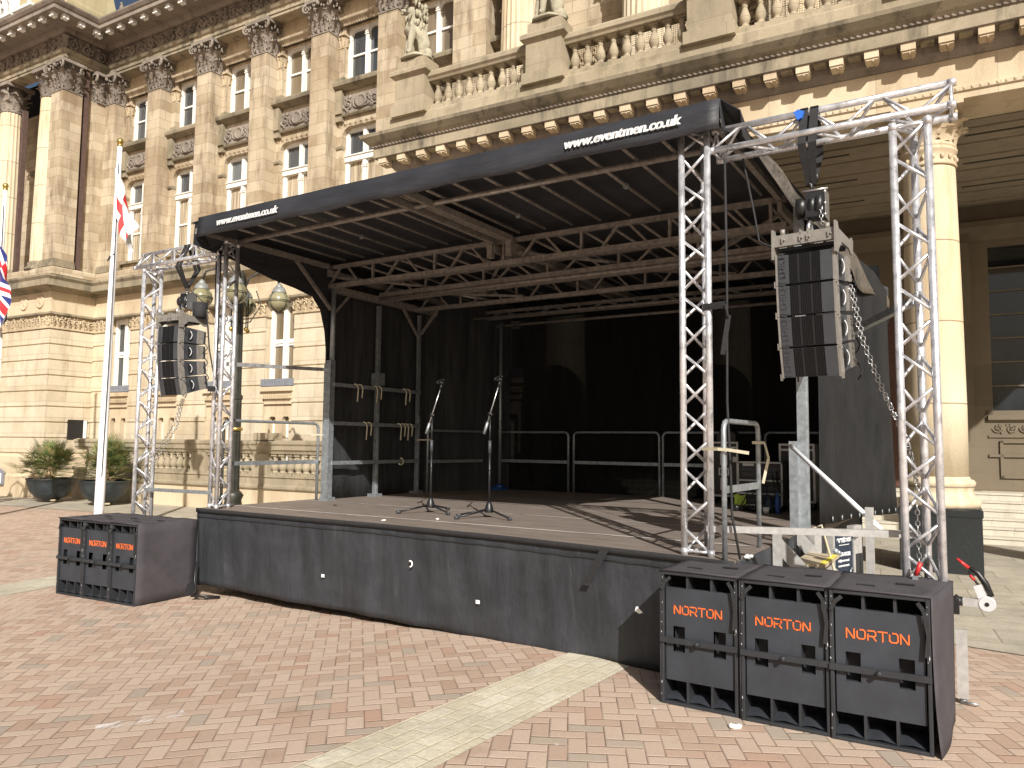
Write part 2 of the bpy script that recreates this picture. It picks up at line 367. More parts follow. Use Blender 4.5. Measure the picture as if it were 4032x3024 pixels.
# stencil-style logo letters as strokes
GL = {'N': [[(0, 0), (0, .96)], [(0, .96), (.66, .04)], [(.66, .04), (.74, .04), (.74, .96)]],
      'O': [[(0, .78), (0, .2), (.16, .04), (.6, .04), (.76, .2), (.76, .8), (.6, .96), (.28, .96)]],
      'R': [[(0, .96), (.6, .96), (.74, .84), (.74, .52), (.6, .4), (.16, .4)], [(.46, .4), (.76, 0)], [(0, 0), (0, .58)]],
      'T': [[(-.04, .96), (.8, .96)], [(.38, .96), (.38, 0)]]}
def logo(mb, mt, h, th=.15, ext=.004, pitch=1.08):
    for i, ch in enumerate('NORTON'):
        for st in GL[ch]:
            for a, b in zip(st[:-1], st[1:]):
                a = Vector((a[0]+i*pitch, a[1], 0))*h; b = Vector((b[0]+i*pitch, b[1], 0))*h; d = (b-a).normalized()
                a = a-d*th*h*.35; b = b+d*th*h*.35; nn = Vector((-d.y, d.x, 0))*th*h/2
                mb.prism([mt @ (a-nn), mt @ (b-nn), mt @ (b+nn), mt @ (a+nn)], (mt.to_3x3() @ Vector((0, 0, ext))))
# ------------------------------------------------------------------ ground
def hgt(x, y):
    def ss(a, b, t): t = max(0, min(1, (t-a)/(b-a))); return t*t*(3-2*t)
    return .12*ss(-6.2, -2.6, x)*(1-ss(6.4, 9.5, y))
def node_herring(t, u, v):
    i = t.ma('FLOOR', u); j = t.ma('FLOOR', v); fu = t.ma('FRACT', u); fv = t.ma('FRACT', v)
    r = t.ma('FLOORED_MODULO', t.ma('SUBTRACT', i, j), 4.)
    def eq(k): return t.ma('COMPARE', r, float(k), .1)
    e0, e1, e2, e3 = [eq(k) for k in range(4)]
    L_ = fu; R_ = t.ma('SUBTRACT', 1., fu); B = fv; T = t.ma('SUBTRACT', 1., fv)
    def opt(d, closed): return t.ma('ADD', d, t.ma('SUBTRACT', 1., closed))
    d = t.ma('MINIMUM', opt(L_, t.ma('SUBTRACT', 1., e1)), opt(R_, t.ma('SUBTRACT', 1., e0)))
    d = t.ma('MINIMUM', d, t.ma('MINIMUM', opt(B, t.ma('SUBTRACT', 1., e2)), opt(T, t.ma('SUBTRACT', 1., e3))))
    ii = t.ma('SUBTRACT', i, e1); jj = t.ma('SUBTRACT', j, e2)
    cb = t.n('ShaderNodeCombineXYZ'); t.l(ii, cb.inputs[0]); t.l(jj, cb.inputs[1]); t.l(e2, cb.inputs[2])
    w = t.n('ShaderNodeTexWhiteNoise', noise_dimensions='2D'); t.l(cb.outputs[0], w.inputs[0])
    return d, w.outputs[0], w.outputs[1]
def brickmat():
    t = NT('herringbone_brick'); p = t.pos(); sx = t.n('ShaderNodeSeparateXYZ'); t.l(p, sx.inputs[0])
    side = t.ma('GREATER_THAN', t.ma('ADD', sx.outputs[0], t.ma('MULTIPLY', sx.outputs[1], -.07)), -3.0)
    res = []
    for az, off in ((133., .37), (117.5, .11)):
        q = t.map(p, (9.4, 9.4, 1), (0, 0, R(90-az)), (off, .2, 0)); s2 = t.n('ShaderNodeSeparateXYZ'); t.l(q, s2.inputs[0])
        res.append(node_herring(t, s2.outputs[0], s2.outputs[1]))
    def mx(a, b): return t.ma('ADD', t.ma('MULTIPLY', a, t.ma('SUBTRACT', 1., side)), t.ma('MULTIPLY', b, side))
    d = mx(res[0][0], res[1][0]); rnd = mx(res[0][1], res[1][1])
    c = t.ramp(rnd, [(0., (.39, .27, .20)), (.3, (.475, .355, .275)), (.55, (.515, .395, .31)), (.8, (.485, .375, .29)), (.92, (.42, .265, .195)), (.95, (.36, .305, .245)), (1., (.38, .32, .255))])
    c = t.mix(t.ramp(t.noise(p, .7, 5), [(.4, 0.), (.7, .45)]), c, (.50, .385, .30))
    c = t.mix(.3, c, t.mix(1., c, t.ramp(t.noise(p, 60, 4), [(.3, .7), (.7, 1.15)]), 'MULTIPLY'))
    c = t.mix(t.ramp(t.noise(p, 9, 9, .8), [(.70, 0.), (.76, .55)]), c, (.62, .58, .52))
    c = t.mix(t.ramp(t.noise(t.map(p, loc=(5, 3, 0)), 2.2, 6, .7), [(.58, 0.), (.72, .5)]), c, (.27, .18, .125))
    vo = t.n('ShaderNodeTexVoronoi'); t.l(p, vo.inputs['Vector']); vo.inputs['Scale'].default_value = 2.3
    c = t.mix(t.ma('MULTIPLY', t.ma('LESS_THAN', vo.outputs['Distance'], .035), .7), c, (.66, .62, .56))
    jn = t.ramp(t.noise(p, 3, 3), [(.35, .02), (.7, .036)])
    mort = t.ma('LESS_THAN', d, jn); soft = t.n('ShaderNodeMapRange'); t.l(d, soft.inputs[0]); soft.inputs[1].default_value = .01; soft.inputs[2].default_value = .09
    jc = t.mix(t.ramp(t.noise(p, 5, 4), [(.45, 0.), (.65, .8)]), (.10, .055, .03), (.38, .27, .19))
    c = t.mix(t.ma('MULTIPLY', mort, .7), c, jc)
    t.bump(t.ma('ADD', soft.outputs[0], t.ma('MULTIPLY', t.ma('ADD', rnd, t.ma('MULTIPLY', t.noise(p, 70, 3), .5)), .35)), .7, .006)
    return t.fin(c, .8, 0, .3)
def settmat(name, ang, wid, row, c1, c2, joint, bd=.7):
    t = NT(name); p = t.map(t.pos(), rot=(0, 0, -ang)); br = t.n('ShaderNodeTexBrick'); t.l(t.mix(.02, p, t.n('ShaderNodeTexNoise').outputs[1]), br.inputs['Vector'])
    br.inputs['Scale'].default_value = 1; br.inputs['Brick Width'].default_value = wid; br.inputs['Row Height'].default_value = row
    br.inputs['Mortar Size'].default_value = .008; br.inputs['Mortar Smooth'].default_value = .4
    br.inputs['Color1'].default_value = (0, 0, 0, 1); br.inputs['Color2'].default_value = (1, 1, 1, 1); br.inputs['Mortar'].default_value = (.5, .5, .5, 1)
    c = t.mix(br.outputs['Color'], c1, c2); c = t.mix(t.ramp(t.noise(p, 2.5, 6), [(.42, 0.), (.7, .75)]), c, tuple(x*.72 for x in c1))
    c = t.mix(.5, c, t.mix(1., c, t.ramp(t.noise(p, 30, 6, .7), [(.3, .6), (.7, 1.2)]), 'MULTIPLY'))
    c = t.mix(t.ramp(t.noise(p, 12, 8, .8), [(.69, 0.), (.74, .7)]), c, (.72, .70, .64))
    c = t.mix(t.ma('MULTIPLY', br.outputs['Fac'], .75), c, joint)
    t.bump(t.ma('SUBTRACT', t.noise(p, 18, 4), t.ma('MULTIPLY', br.outputs['Fac'], 2.)), bd, .01)
    return t.fin(c, .8, 0, .3)
g = M()
xs = [-400, -120, -60, -30]+[-20+i*.5 for i in range(51)]+[8, 15, 40, 120, 400]; ys = [-300, -60, -15, -5]+[-1+i*.5 for i in range(25)]+[12.5, 15, 20, 40, 100, 400]
vs = [(x, y, hgt(x, y)) for y in ys for x in xs]; nx = len(xs)
g.add(vs, [(j*nx+i, j*nx+i+1, (j+1)*nx+i+1, (j+1)*nx+i) for j in range(len(ys)-1) for i in range(nx-1)], True)
struct(g.build('brick_ground', brickmat()))
t = NT('chalk_smear'); p_ = t.pos(); t.fin((.80, .78, .75), .9); tr = t.n('ShaderNodeBsdfTransparent'); mx = t.n('ShaderNodeMixShader')
t.l(t.ramp(t.noise(t.map(p_, (9, 2.5, 1), (0, 0, R(-28))), 2.2, 8, .7), [(.46, 0.), (.62, .75)]), mx.inputs[0]); t.l(tr.outputs[0], mx.inputs[1]); t.l(t.b.outputs[0], mx.inputs[2]); t.l(mx.outputs[0], t.out.inputs[0])
g = M(); g.grid(lambda u, v: (-4.63+.20*u+(v-.5)*.10, 2.74+.46*u-(v-.5)*.05, hgt(-4.5, 2.8)+.005), 12, 4); struct(g.build('chalk_mark', t.m))
def strip(name, mat, pa, pb, wa, wb, lift=.004, n=24):
    # pa->pb left edge, wa/wb width vector to right edge
    g = M(); pa = Vector(pa); pb = Vector(pb); wa = Vector(wa); wb = Vector(wb)
    def fn(u, v):
        q = (pa+wa*u)*(1-v)+(pb+wb*u)*v; return (q.x, q.y, hgt(q.x, q.y)+lift)
    g.grid(fn, 6, n); return struct(g.build(name, mat))
A1 = R(86); dband = Vector((math.cos(A1), math.sin(A1)))
sm1 = settmat('pale_stone_setts', A1, .27, .125, (.56, .50, .37), (.66, .61, .49), (.62, .54, .38))
strip('stone_sett_band', sm1, (-3.36, -.6), (-2.90, 6.2), (.66, .02), (.56, .02))
sm2 = settmat('pale_stone_setts_far', R(99), .27, .125, (.50, .46, .36), (.60, .56, .45), (.5, .45, .33))
strip('stone_sett_path', sm2, (-9.62, .2), (-10.55, 6.2), (.66, .1), (.66, .1))
pvm = settmat('york_stone_pavement', ANG+R(4), .95, .62, (.40, .36, .285), (.49, .44, .35), (.20, .17, .13), .3)
g = M()
pts = [(-60, 5.0), (-22.4, 10.35), (-15.7, 11.0), (-9, 9.6), (-2, 8.35), (.2, 7.85), (3, 7.7), (60, 7.7)]
vs = []
for x, y in pts: vs += [(x, y, hgt(x, y)+.008), (x, (y+24)/2 if False else 12.0, .008), (x, 30, .008)]
g.add(vs, [(3*i+k, 3*i+3+k, 3*i+4+k, 3*i+1+k) for i in range(len(pts)-1) for k in (0, 1)])
struct(g.build('stone_pavement', pvm))
# ------------------------------------------------------------------ carving helpers
def leaf(mb, base, out, tan, w, h, curl=.12, lean=.03):
    base = Vector(base); out = Vector(out); tan = Vector(tan); nu, nv = (4, 8) if h > .15 else (2, 4)
    def fn(u, v):
        s_ = (u-.5)*2; ww = w*.5*(.72+.45*math.sin(math.pi*min(1, v*1.05)))*(1 if v < .85 else .62)*(1+.22*(-1)**int(v*nv+.5))
        o = lean*v+curl*v**3*1.1+.045*(1-abs(s_))*(.6 if int(u*nu+.5) % 2 else 1)+random.uniform(-.006, .006)*h*3; z = h*(v-.42*max(0, v-.78)**1*2.2)
        return base+tan*(s_*ww)+out*o+Vector((0, 0, z))
    mb.grid(fn, nu, nv, True)
def spiral(mb, c, ex, ez, r0, turns, tr, sgn=1, start=0., n=22, tail=0):
    c = Vector(c); ex = Vector(ex); ez = Vector(ez); pts = []; rs = []
    for i in range(n+1):
        f = i/n; a = start+sgn*turns*2*math.pi*f; r = r0*(1-f*.88); pts.append(c+ex*math.cos(a)*r+ez*math.sin(a)*r); rs.append(tr*(1-.45*f))
    mb.tube(pts, rs, 5)
def scrolls(mb, fr, length, height, n, dep=.05, seed=1):
    rnd = random.Random(seed); pitch = length/n
    for i in range(n):
        sg = 1 if i % 2 == 0 else -1; cx = (i+.5)*pitch; r = min(height*.42, pitch*.55)
        c = fr(cx, height*.5, dep*.3); ex = (fr(1, 0, 0)-fr(0, 0, 0)); ez = Vector((0, 0, 1))
        spiral(mb, c, ex, ez, r, 1.6, dep*.62, sg, rnd.uniform(-.3, .3)+(math.pi if sg > 0 else 0), 18)
        mb.ball(fr(cx, height*.5, dep*.5), r*.24, 6, jit=.2)
        for k in range(11):
            a = rnd.uniform(0, 6.28); rr = r*rnd.uniform(.6, 1.2)
            mb.ball(fr(cx+math.cos(a)*rr*1.1, min(height*.92, max(height*.08, height*.5+math.sin(a)*rr)), dep*.3), dep*rnd.uniform(.4, .85), 5, (rnd.uniform(.8, 1.6), 1.2, rnd.uniform(.8, 1.8)), .3)
def capital_square(mb, x0, x1, yf, yb, z0, h, left=True, right=True):
    mb.box(x0-.02, x1+.02, yf-.02, yb, z0, z0+.05)
    mb.box(x0+.02, x1-.02, yf+.02, yb, z0+.05, z0+h*.9)
    mb.box(x0-.15, x1+.15, yf-.15, yb, z0+h*.9, z0+h)
    w = x1-x0; rq = random.Random(int(abs(x0)*10))
    for i in range(46):
        zz = z0+h*rq.uniform(.1, .88); fl = .03+.10*(zz-z0)/h; mb.ball((rq.uniform(x0-.05, x1+.05), yf-fl, zz), rq.uniform(.018, .045), 5, (1, .8, rq.uniform(.8, 1.8)), .3)
        if right and i < 28: mb.ball((x1+fl, rq.uniform(yf, yb), zz), rq.uniform(.018, .04), 5, (.8, 1, rq.uniform(.8, 1.8)), .3)
    for row, (zz, hh, cu) in enumerate(((.05, h*.36, .12), (h*.27, h*.42, .19))):
        k = 4 if row == 0 else 2
        for i in range(k):
            c = x0+w*(i+.5)/k if row == 0 else x0+w*(i+.0)/1 if False else x0+w*(.25+.5*i)
            leaf(mb, (c, yf, z0+zz), (0, -1, 0), (1, 0, 0), w/k*1.02, hh, cu)
        if row == 1: leaf(mb, (x1-.02, yf+.02, z0+zz), V3(1, -1, 0).normalized(), V3(1, 1, 0).normalized(), .16, hh, cu); leaf(mb, (x0+.02, yf+.02, z0+zz), V3(-1, -1, 0).normalized(), V3(1, -1, 0).normalized(), .16, hh, cu)
        dd = yb-yf
        for i in range(2):
            c = yf+dd*(i+.5)/2
            if right: leaf(mb, (x1, c, z0+zz), (1, 0, 0), (0, 1, 0), dd/2*1.02, hh, cu)
            if left: leaf(mb, (x0, c, z0+zz), (-1, 0, 0), (0, 1, 0), dd/2*1.02, hh, cu)
    for sx, xx in ((-1, x0), (1, x1)):
        spiral(mb, (xx+sx*.09, yf-.12, z0+h*.76), V3(sx, -.35, 0).normalized(), V3(0, 0, 1), .13, 1.5, .04, -1, math.pi/2, 16)
    mb.ball(((x0+x1)/2, yf-.12, z0+h*.84), .075, 6, jit=.2)
    if right: spiral(mb, (x1+.1, yb-.1, z0+h*.76), V3(.3, -1, 0).normalized(), V3(0, 0, 1), .1, 1.3, .03, -1, math.pi/2, 14)
def capital_round(mb, c, r, z0, h, n=8):
    x, y = c
    mb.lathe((x, y, 0), [(r, z0), (r*1.07, z0+.02), (r*1.1, z0+.05), (r*1.02, z0+.08), (r*.98, z0+.1), (r*.98, z0+h*.6), (r*1.18, z0+h*.86)], 24)
    for row, (zz, hh, cu) in enumerate(((.08, h*.36, .12), (h*.3, h*.4, .17))):
        for i in range(n):
            a = 2*math.pi*(i+.5*row)/n; o = V3(math.cos(a), math.sin(a), 0); tn = V3(-math.sin(a), math.cos(a), 0)
            leaf(mb, V3(x, y, z0+zz)+o*r*.97, o, tn, 2*math.pi*r/n*1.0, hh, cu)
    for i in range(4):
        a = math.pi/4+i*math.pi/2; o = V3(math.cos(a), math.sin(a), 0)
        spiral(mb, V3(x, y, z0+h*.74)+o*(r*1.32), o, V3(0, 0, 1), r*.26, 1.5, r*.085, -1, math.pi/2, 18)
    w = r*1.38; mb.box(x-w, x+w, y-w, y+w, z0+h*.88, z0+h)
BF = Matrix.Rotation(ANG, 4, 'Z')
def W(x, y, z=0): return BF @ Vector((x, y, z))
def bb(root): return lambda mb, name, mat, par=None, **k: mb.build(name, mat, par or root, BF, **k)
B = empty('council_building', W(-12, 15.2), 'long classical sandstone council building with pilasters, balcony and portico behind the stage', 'building', rz=ANG)
bp = bb(B)
# ---- rusticated ground storey: piers and courses (front plane y 14.7)
PW = 2.3; XR0 = -20.9; K0, K1 = -1, 6
def xr(k): return XR0+PW*k
CH = .485
def courses(mb, x0, x1, yf, yb, z0, z1, side=0):
    n = round((z1-z0)/CH); h = (z1-z0)/n
    mb.box(x0+.02, x1-.02, yf+.035, yb, z0, z1)
    for i in range(n):
        a = z0+i*h+.018; b = z0+(i+1)*h-.018
        mb.prism([(x0, yf+.04, a-.006), (x0, yf, a+.012), (x0, yf, b-.012), (x0, yf+.04, b+.006)], (x1-x0, 0, 0))
        if side: mb.prism([(x1-.03, yf, a-.006), (x1+.0, yf, a+.012), (x1+.0, yf, b-.012), (x1-.03, yf, b+.006)], (0, yb-yf, 0))
def rep(o, n, dx=PW):
    for i in range(1, n): cp(o, B, Vector(o.location)+V3(dx*i, 0, 0))
mb = M(); xa = xr(K0)-.62; xb = xr(K0)
courses(mb, xa-.30, xb+.30, 14.7, 15.2, 2.29, 5.2)           # pier between ground windows
mb.box(xa-.30, xb+.30, 14.72, 15.2, -.3, 2.29)
rep(bp(mb, 'wall_pier', 'rust'), K1-K0+1)
mb = M(); mo = M(); mc = M(); mt = M()
for k in (K0,):
    x0 = xr(k)+.30; x1 = xr(k+1)-.62-.30; xc = (x0+x1)/2
    mb.box(x0, x1, 14.95, 15.2, 2.75, 3.28); mb.box(x0, x1, 14.8, 15.2, 2.43, 2.75)
    for a, b in ((x0, xc-.38), (xc-.12, xc+.12), (xc+.38, x1)): mb.box(a, b, 14.78, 15.2, -.3, 2.43)
    mb.box(x0, x1, 14.90, 15.2, -.3, 1.2)
    mo.box(x0-.04, x1+.04, 14.62, 14.94, 3.10, 3.22); mo.box(x0, x1, 14.7, 14.94, 3.0, 3.1)
    for i in range(14): mt.box(x0+.03+i*(x1-x0-.06)/14, x0+.03+(i+.55)*(x1-x0-.06)/14, 14.66, 14.72, 2.9, 3.0)
mt.box(x0, x1, 14.71, 14.74, 2.9, 3.0); mo.box(x0+.01, x1-.01, 14.74, 14.9, 2.76, 3.09); rep(bp(mb, 'wall', 'plain'), K1-K0); rep(bp(mo, 'sill', 'plain'), K1-K0); rep(bp(mt, 'dentil_band', 'carve_low'), K1-K0)
for k in range(K0, K1):
    x0 = xr(k)+.30; x1 = xr(k+1)-.62-.30; xc = (x0+x1)/2
    if k == K0:
        f = M(); f.box(x0+.0, x1-.0, 14.9, 15.0, 3.42, 5.6)   # placeholder replaced below
        f = M(); yw = 14.98
        for a, b in ((x0, x0+.1), (xc-.07, xc+.07), (x1-.1, x1)): f.box(a, b, yw-.06, yw+.04, 3.3, 5.55)
        f.box(x0+.1, xc-.07, yw-.02, yw+.03, 4.42, 4.48); f.box(xc+.07, x1-.1, yw-.02, yw+.03, 4.42, 4.48)
        f.box(x0+.1, xc-.07, yw-.03, yw+.03, 5.45, 5.55); f.box(xc+.07, x1-.1, yw-.03, yw+.03, 5.45, 5.55)
        for z in (3.34, 4.35, 4.48, 5.4):
            f.box(x0+.1, xc-.07, yw-.005, yw+.02, z, z+.05); f.box(xc+.07, x1-.1, yw-.005, yw+.02, z, z+.05)
        w1 = bp(f, 'window', 'paint')
        gl = M(); gl.box(x0+.1, x1-.1, yw+.035, yw+.045, 3.35, 5.5); gp = bp(gl, 'pane', 'glass', w1)
        gb = M(); gb.box(x0-.05, x1+.05, 14.66, 14.9, 3.24, 3.43)
        for i in range(4): gb.ball((x0+.13+i*(x1-x0-.26)/3, 14.655, 3.36), .018, 6)
        g1 = bp(gb, 'window_box', 'greybox'); bs = []
        for s_ in (-1, 1):
            f = M(); c = xc+s_*.25
            for a, b in ((c-.13, c-.09), (c+.09, c+.13)): f.box(a, b, 14.95, 15.0, 1.1, 2.36)
            f.box(c-.13, c+.13, 14.95, 15.0, 2.28, 2.36); f.box(c-.09, c+.09, 14.965, 14.99, 1.75, 1.79)
            w2 = bp(f, 'small_window', 'paint'); gl = M(); gl.box(c-.1, c+.1, 15.0, 15.01, 1.1, 2.3); bp(gl, 'pane', 'glass', w2)
            f2 = M(); f2.prism([(c-.14, 14.79, 2.43), (c-.14, 14.79, 2.33), (c-.09, 14.79, 2.43)], (0, .2, 0)); f2.prism([(c+.14, 14.79, 2.43), (c+.09, 14.79, 2.43), (c+.14, 14.79, 2.33)], (0, .2, 0)); bp(f2, 'window_head', 'plain'); bs += [w2]+LAST
        gset = [w1, g1]+bs
    else:
        for o in gset: cptree(o, (PW*(k-K0), 0, 0))
# pier carved band, plain band, string course (all run round the pavilion corner)
XP = -23.68; YP = 13.3; YM = 14.7
mainpath = [(-36, YP), (XP, YP), (XP, YM), (xr(K1)+.3, YM)]
mb = M(); mb.mould([(-.5, 5.62), (.0, 5.62), (.0, 6.32), (-.5, 6.32)], mainpath); bp(mb, 'frieze_band', 'plain')
mb = M()
mb.mould([(-.4, 5.55), (.05, 5.55), (.08, 5.58), (.08, 5.63), (.0, 5.66), (-.4, 5.66)], mainpath)
mb.mould([(-.4, 6.26), (.03, 6.28), (.10, 6.36), (.36, 6.40), (.36, 6.58), (.42, 6.66), (.42, 6.72), (.0, 6.80), (-.4, 6.80)], mainpath)
bp(mb, 'string_course', 'cornice')
mb = M(); mb.mould([(-.4, 6.80), (.12, 6.80), (.12, 7.0), (.08, 7.04), (-.4, 7.04)], [(-36, YP), (XP, YP), (XP, YM), (xr(K1)+.3, YM)]); bp(mb, 'plinth_course', 'stone')
mb = M()
for k in (K0,):
    xa = xr(k)-.62-.30; xb = xr(k)+.30
    mb.box(xa-.03, xb+.03, 14.66, 15.2, 5.14, 5.20); mb.box(xa+.01, xb-.01, 14.71, 15.2, 5.2, 5.55)
    scrolls(mb, lambda u, w, o, xa=xa: V3(xa+u, 14.70-o, 5.21+w), xb-xa, .33, 5, .05, k)
    for i in range(6): leaf(mb, (xa+(i+.5)*(xb-xa)/6, 14.70, 5.2), (0, -1, 0), (1, 0, 0), .2, .2, .05)
rep(bp(mb, 'carved_band', 'carve_low'), K1-K0+1)
mb = M(); xa = XP
fA = lambda u, w, o: V3(XP+o, YP+u, 5.21+w); fB = lambda u, w, o: V3(-26.3+u, YP-o, 5.21+w)
mb.box(-26.3, XP-.01, YP+.01, YP+.6, 5.2, 5.55); mb.box(XP-.5, XP-.012, YP+.02, YM, 5.2, 5.55); mb.mould([(-.3, 5.14), (.04, 5.14), (.04, 5.2), (-.3, 5.2)], [(-26.3, YP), (XP, YP), (XP, YM)])
scrolls(mb, fA, 1.4, .33, 6, .05, 31); scrolls(mb, fB, 2.6, .33, 11, .05, 32)
for i in range(9): leaf(mb, (XP, YP+.08+i*.16, 5.2), (1, 0, 0), (0, 1, 0), .18, .2, .05)
for i in range(16): leaf(mb, (-26.25+i*.16, YP, 5.2), (0, -1, 0), (1, 0, 0), .18, .2, .05)
bp(mb, 'carved_band', 'carve_low')
# roundels on the pavilion band
for x in (-24.25, -25.15):
    mb = M(); ax = Matrix.Rotation(R(90), 3, 'X'); mb.lathe((x, YP, 5.98), [(.2, 0), (.2, .03), (.17, .04), (.14, .02), (.06, .02), (.04, .04)], 20, ax)
    bp(mb, 'roundel', 'plain')
# pavilion ground storey
mb = M(); n = 8; z0, z1 = 1.32, 5.14; h = (z1-z0)/n
mb.box(-26.3, XP-.04, YP+.04, 16, 0, 5.2)
for i in range(n):
    a = z0+i*h+.018; b = z0+(i+1)*h-.018
    mb.mould([(-.05, a-.006), (0, a+.012), (0, b-.012), (-.05, b+.006)], [(-26.3, YP), (XP, YP), (XP, YM)])
bp(mb, 'wall', 'rust')
mb = M(); mb.mould([(-.05, -.2), (.18, -.2), (.18, .62), (.12, .70), (.12, 1.22), (.05, 1.3), (-.05, 1.32)], [(-26.3, YP), (XP, YP), (XP, YM)]); bp(mb, 'plinth', 'plain')
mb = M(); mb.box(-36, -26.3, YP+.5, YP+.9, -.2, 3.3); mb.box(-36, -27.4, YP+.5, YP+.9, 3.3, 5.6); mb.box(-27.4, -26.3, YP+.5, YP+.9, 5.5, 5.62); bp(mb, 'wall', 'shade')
f = M(); f.box(-27.4, -27.3, YP+.44, YP+.52, 3.3, 5.5); f.box(-26.42, -26.3, YP+.44, YP+.52, 3.3, 5.5); f.box(-27.3, -26.42, YP+.46, YP+.52, 4.4, 4.47); w2 = bp(f, 'window', 'paint')
gl = M(); gl.box(-27.3, -26.4, YP+.53, YP+.54, 3.3, 5.5); bp(gl, 'pane', 'glass', w2)
# small dark basement window in the pavilion return
f = M(); f.box(XP-.02, XP+.012, 14.0, 14.62, 1.75, 2.37); o = bp(f, 'basement_window', 'black'); f = M(); f.box(XP+.012, XP+.03, 14.50, 14.6, 1.75, 2.36); bp(f, 'window_frame', 'paint', o)
# ---- upper storeys, main front
mb = M(); mcap = []
prof = lambda x0, x1, yf, yb, z, mbb: (mbb.box(x0-.08, x1+.08, yf-.08, yb, z, z+.1), mbb.box(x0-.05, x1+.05, yf-.05, yb, z+.1, z+.19), mbb.box(x0-.03, x1+.03, yf-.03, yb, z+.19, z+.24))
p0 = M(); a, b = xr(K0)-.62, xr(K0); p0.box(a, b, 14.7, 15.3, 7.28, 12.66); pil = bp(p0, 'pilaster', 'stone')
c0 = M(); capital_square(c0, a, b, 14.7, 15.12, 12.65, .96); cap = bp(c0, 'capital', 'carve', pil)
c0 = M(); c0.box(a-.04, b+.04, 14.64, 15.3, 7.04, 7.08); prof(a, b, 14.7, 15.3, 7.06, c0); bp(c0, 'pilaster_base', 'cornice', pil)
for k in range(K0+1, K1): cptree(pil, (PW*(k-K0), 0, 0))
# bay: sub-pilasters, wall, ledges, carved panel, windows
x0 = xr(K0); x1 = xr(K0+1)-.62; xc = (x0+x1)/2; jw = .18; mb = M()
yb = 15.12; bayset = []
for s_, a, b in ((1, x0, x0+jw), (-1, x1-jw, x1)):
    mb.box(a, b, yb, 15.5, 11.27, 12.35); mb.box(a-.0, b+.0, yb, 15.5, 7.04, 9.62)
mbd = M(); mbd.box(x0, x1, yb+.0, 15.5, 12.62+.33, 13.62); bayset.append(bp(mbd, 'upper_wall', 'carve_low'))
mb.box(x0, x1, yb+.03, 15.5, 10.14, 11.2); 
for a, b in ((x0, x0+jw), (x1-jw, x1)): mb.box(a, b, yb+.02, 15.5, 9.62, 10.14); mb.box(a, b, yb+.03, 15.5, 12.75, 12.95)
mb.box(x0, x1, yb, 15.5, 7.04, 7.42)
mb.prism([(x0+jw, yb+.02, 10.14), (x0+jw, yb+.02, 9.95), (x0+jw+.07, yb+.02, 10.08), (x0+jw+.2, yb+.02, 10.14)], (0, .3, 0)); mb.prism([(x1-jw, yb+.02, 10.14), (x1-jw-.2, yb+.02, 10.14), (x1-jw-.07, yb+.02, 10.08), (x1-jw, yb+.02, 9.95)], (0, .3, 0))
bp(mb, 'bay_wall', 'stone'); bayset += LAST
mb = M()
for a, b in ((x0, x0+jw), (x1-jw, x1)):
    mb.box(a-.0, b+.0, yb-.02, 15.5, 12.35, 12.39); mb.box(a+.01, b-.01, yb+.005, 15.5, 12.39, 12.7); mb.box(a-.0, b+.03*(1 if a == x0 else 0), yb-.05, 15.5, 12.7, 12.76)
    for i in range(2): leaf(mb, (a+jw*(i+.5)/2, yb, 12.39), (0, -1, 0), (1, 0, 0), jw/2, .3, .07)
    xx = b if a == x0 else a; sg = 1 if a == x0 else -1
    for i in range(2): leaf(mb, (xx, yb+.08+i*.13, 12.39), (sg, 0, 0), (0, 1, 0), .14, .3, .05)
for i in range(9): leaf(mb, (x0+.1+i*(x1-x0-.2)/8, yb+.02, 10.15), (0, -1, 0), (1, 0, 0), .1, .06, .02)
bp(mb, 'small_capital', 'carve_low'); bayset += LAST
mb = M(); path = [(x0+.0, yb), (x1-.0, yb)]
mb.mould([(-.1, 11.12), (.02, 11.12), (.10, 11.16), (.22, 11.2), (.24, 11.27), (.24, 11.31), (-.1, 11.34)], path)
mb.mould([(-.1, 10.40), (.06, 10.40), (.09, 10.44), (.04, 10.48), (-.1, 10.48)], path)
for a, b in ((x0+.02, x0+.22), (x1-.22, x1-.02)): mb.box(a, b, yb-.12, yb+.1, 10.48, 11.12); mb.box(a, b, yb-.10, yb+.1, 10.28, 10.40)
mb.mould([(-.1, 9.55), (.04, 9.55), (.06, 9.6), (.03, 9.64), (-.1, 9.64)], [(x0, yb), (x0+jw+.02, yb)]); mb.mould([(-.1, 9.55), (.04, 9.55), (.06, 9.6), (.03, 9.64), (-.1, 9.64)], [(x1-jw-.02, yb), (x1, yb)])
for a, b in ((x0, x0+jw+.02), (x1-jw-.02, x1)): mb.mould([(-.1, 11.34), (.05, 11.34), (.05, 11.5), (.02, 11.54), (-.1, 11.54)], [(a, yb), (b, yb)])
mb.box(x0+.1, x1-.1, yb-.10, yb+.2, 7.38, 7.46)
bp(mb, 'ledge', 'cornice'); bayset += LAST
mb = M(); mb.mould([(-.1, 12.95), (.05, 12.95), (.08, 13.0), (.16, 13.05), (.18, 13.1), (-.1, 13.16)], [(x0+jw*.7, yb), (x1-jw*.7, yb)])
for i in range(16): leaf(mb, (x0+jw+.03+i*(x1-x0-2*jw-.06)/15, yb-.04, 12.93), (0, -1, 0), (1, 0, 0), .07, .1, .02)
bp(mb, 'window_hood', 'stone'); bayset += LAST
mb = M(); L_ = x1-x0-.46; mb.box(x0+.23, x1-.23, yb-.02, yb+.1, 10.5, 10.98)
scrolls(mb, lambda u, w, o: V3(x0+.23+u, yb-.02-o, 10.5+w), L_, .46, 4, .055, 5)
mb.lathe((xc, yb-.02, 10.74), [(.2, 0), (.19, .06), (.14, .07), (.12, .04), (.05, .05)], 14, Matrix.Rotation(R(90), 3, 'X'))
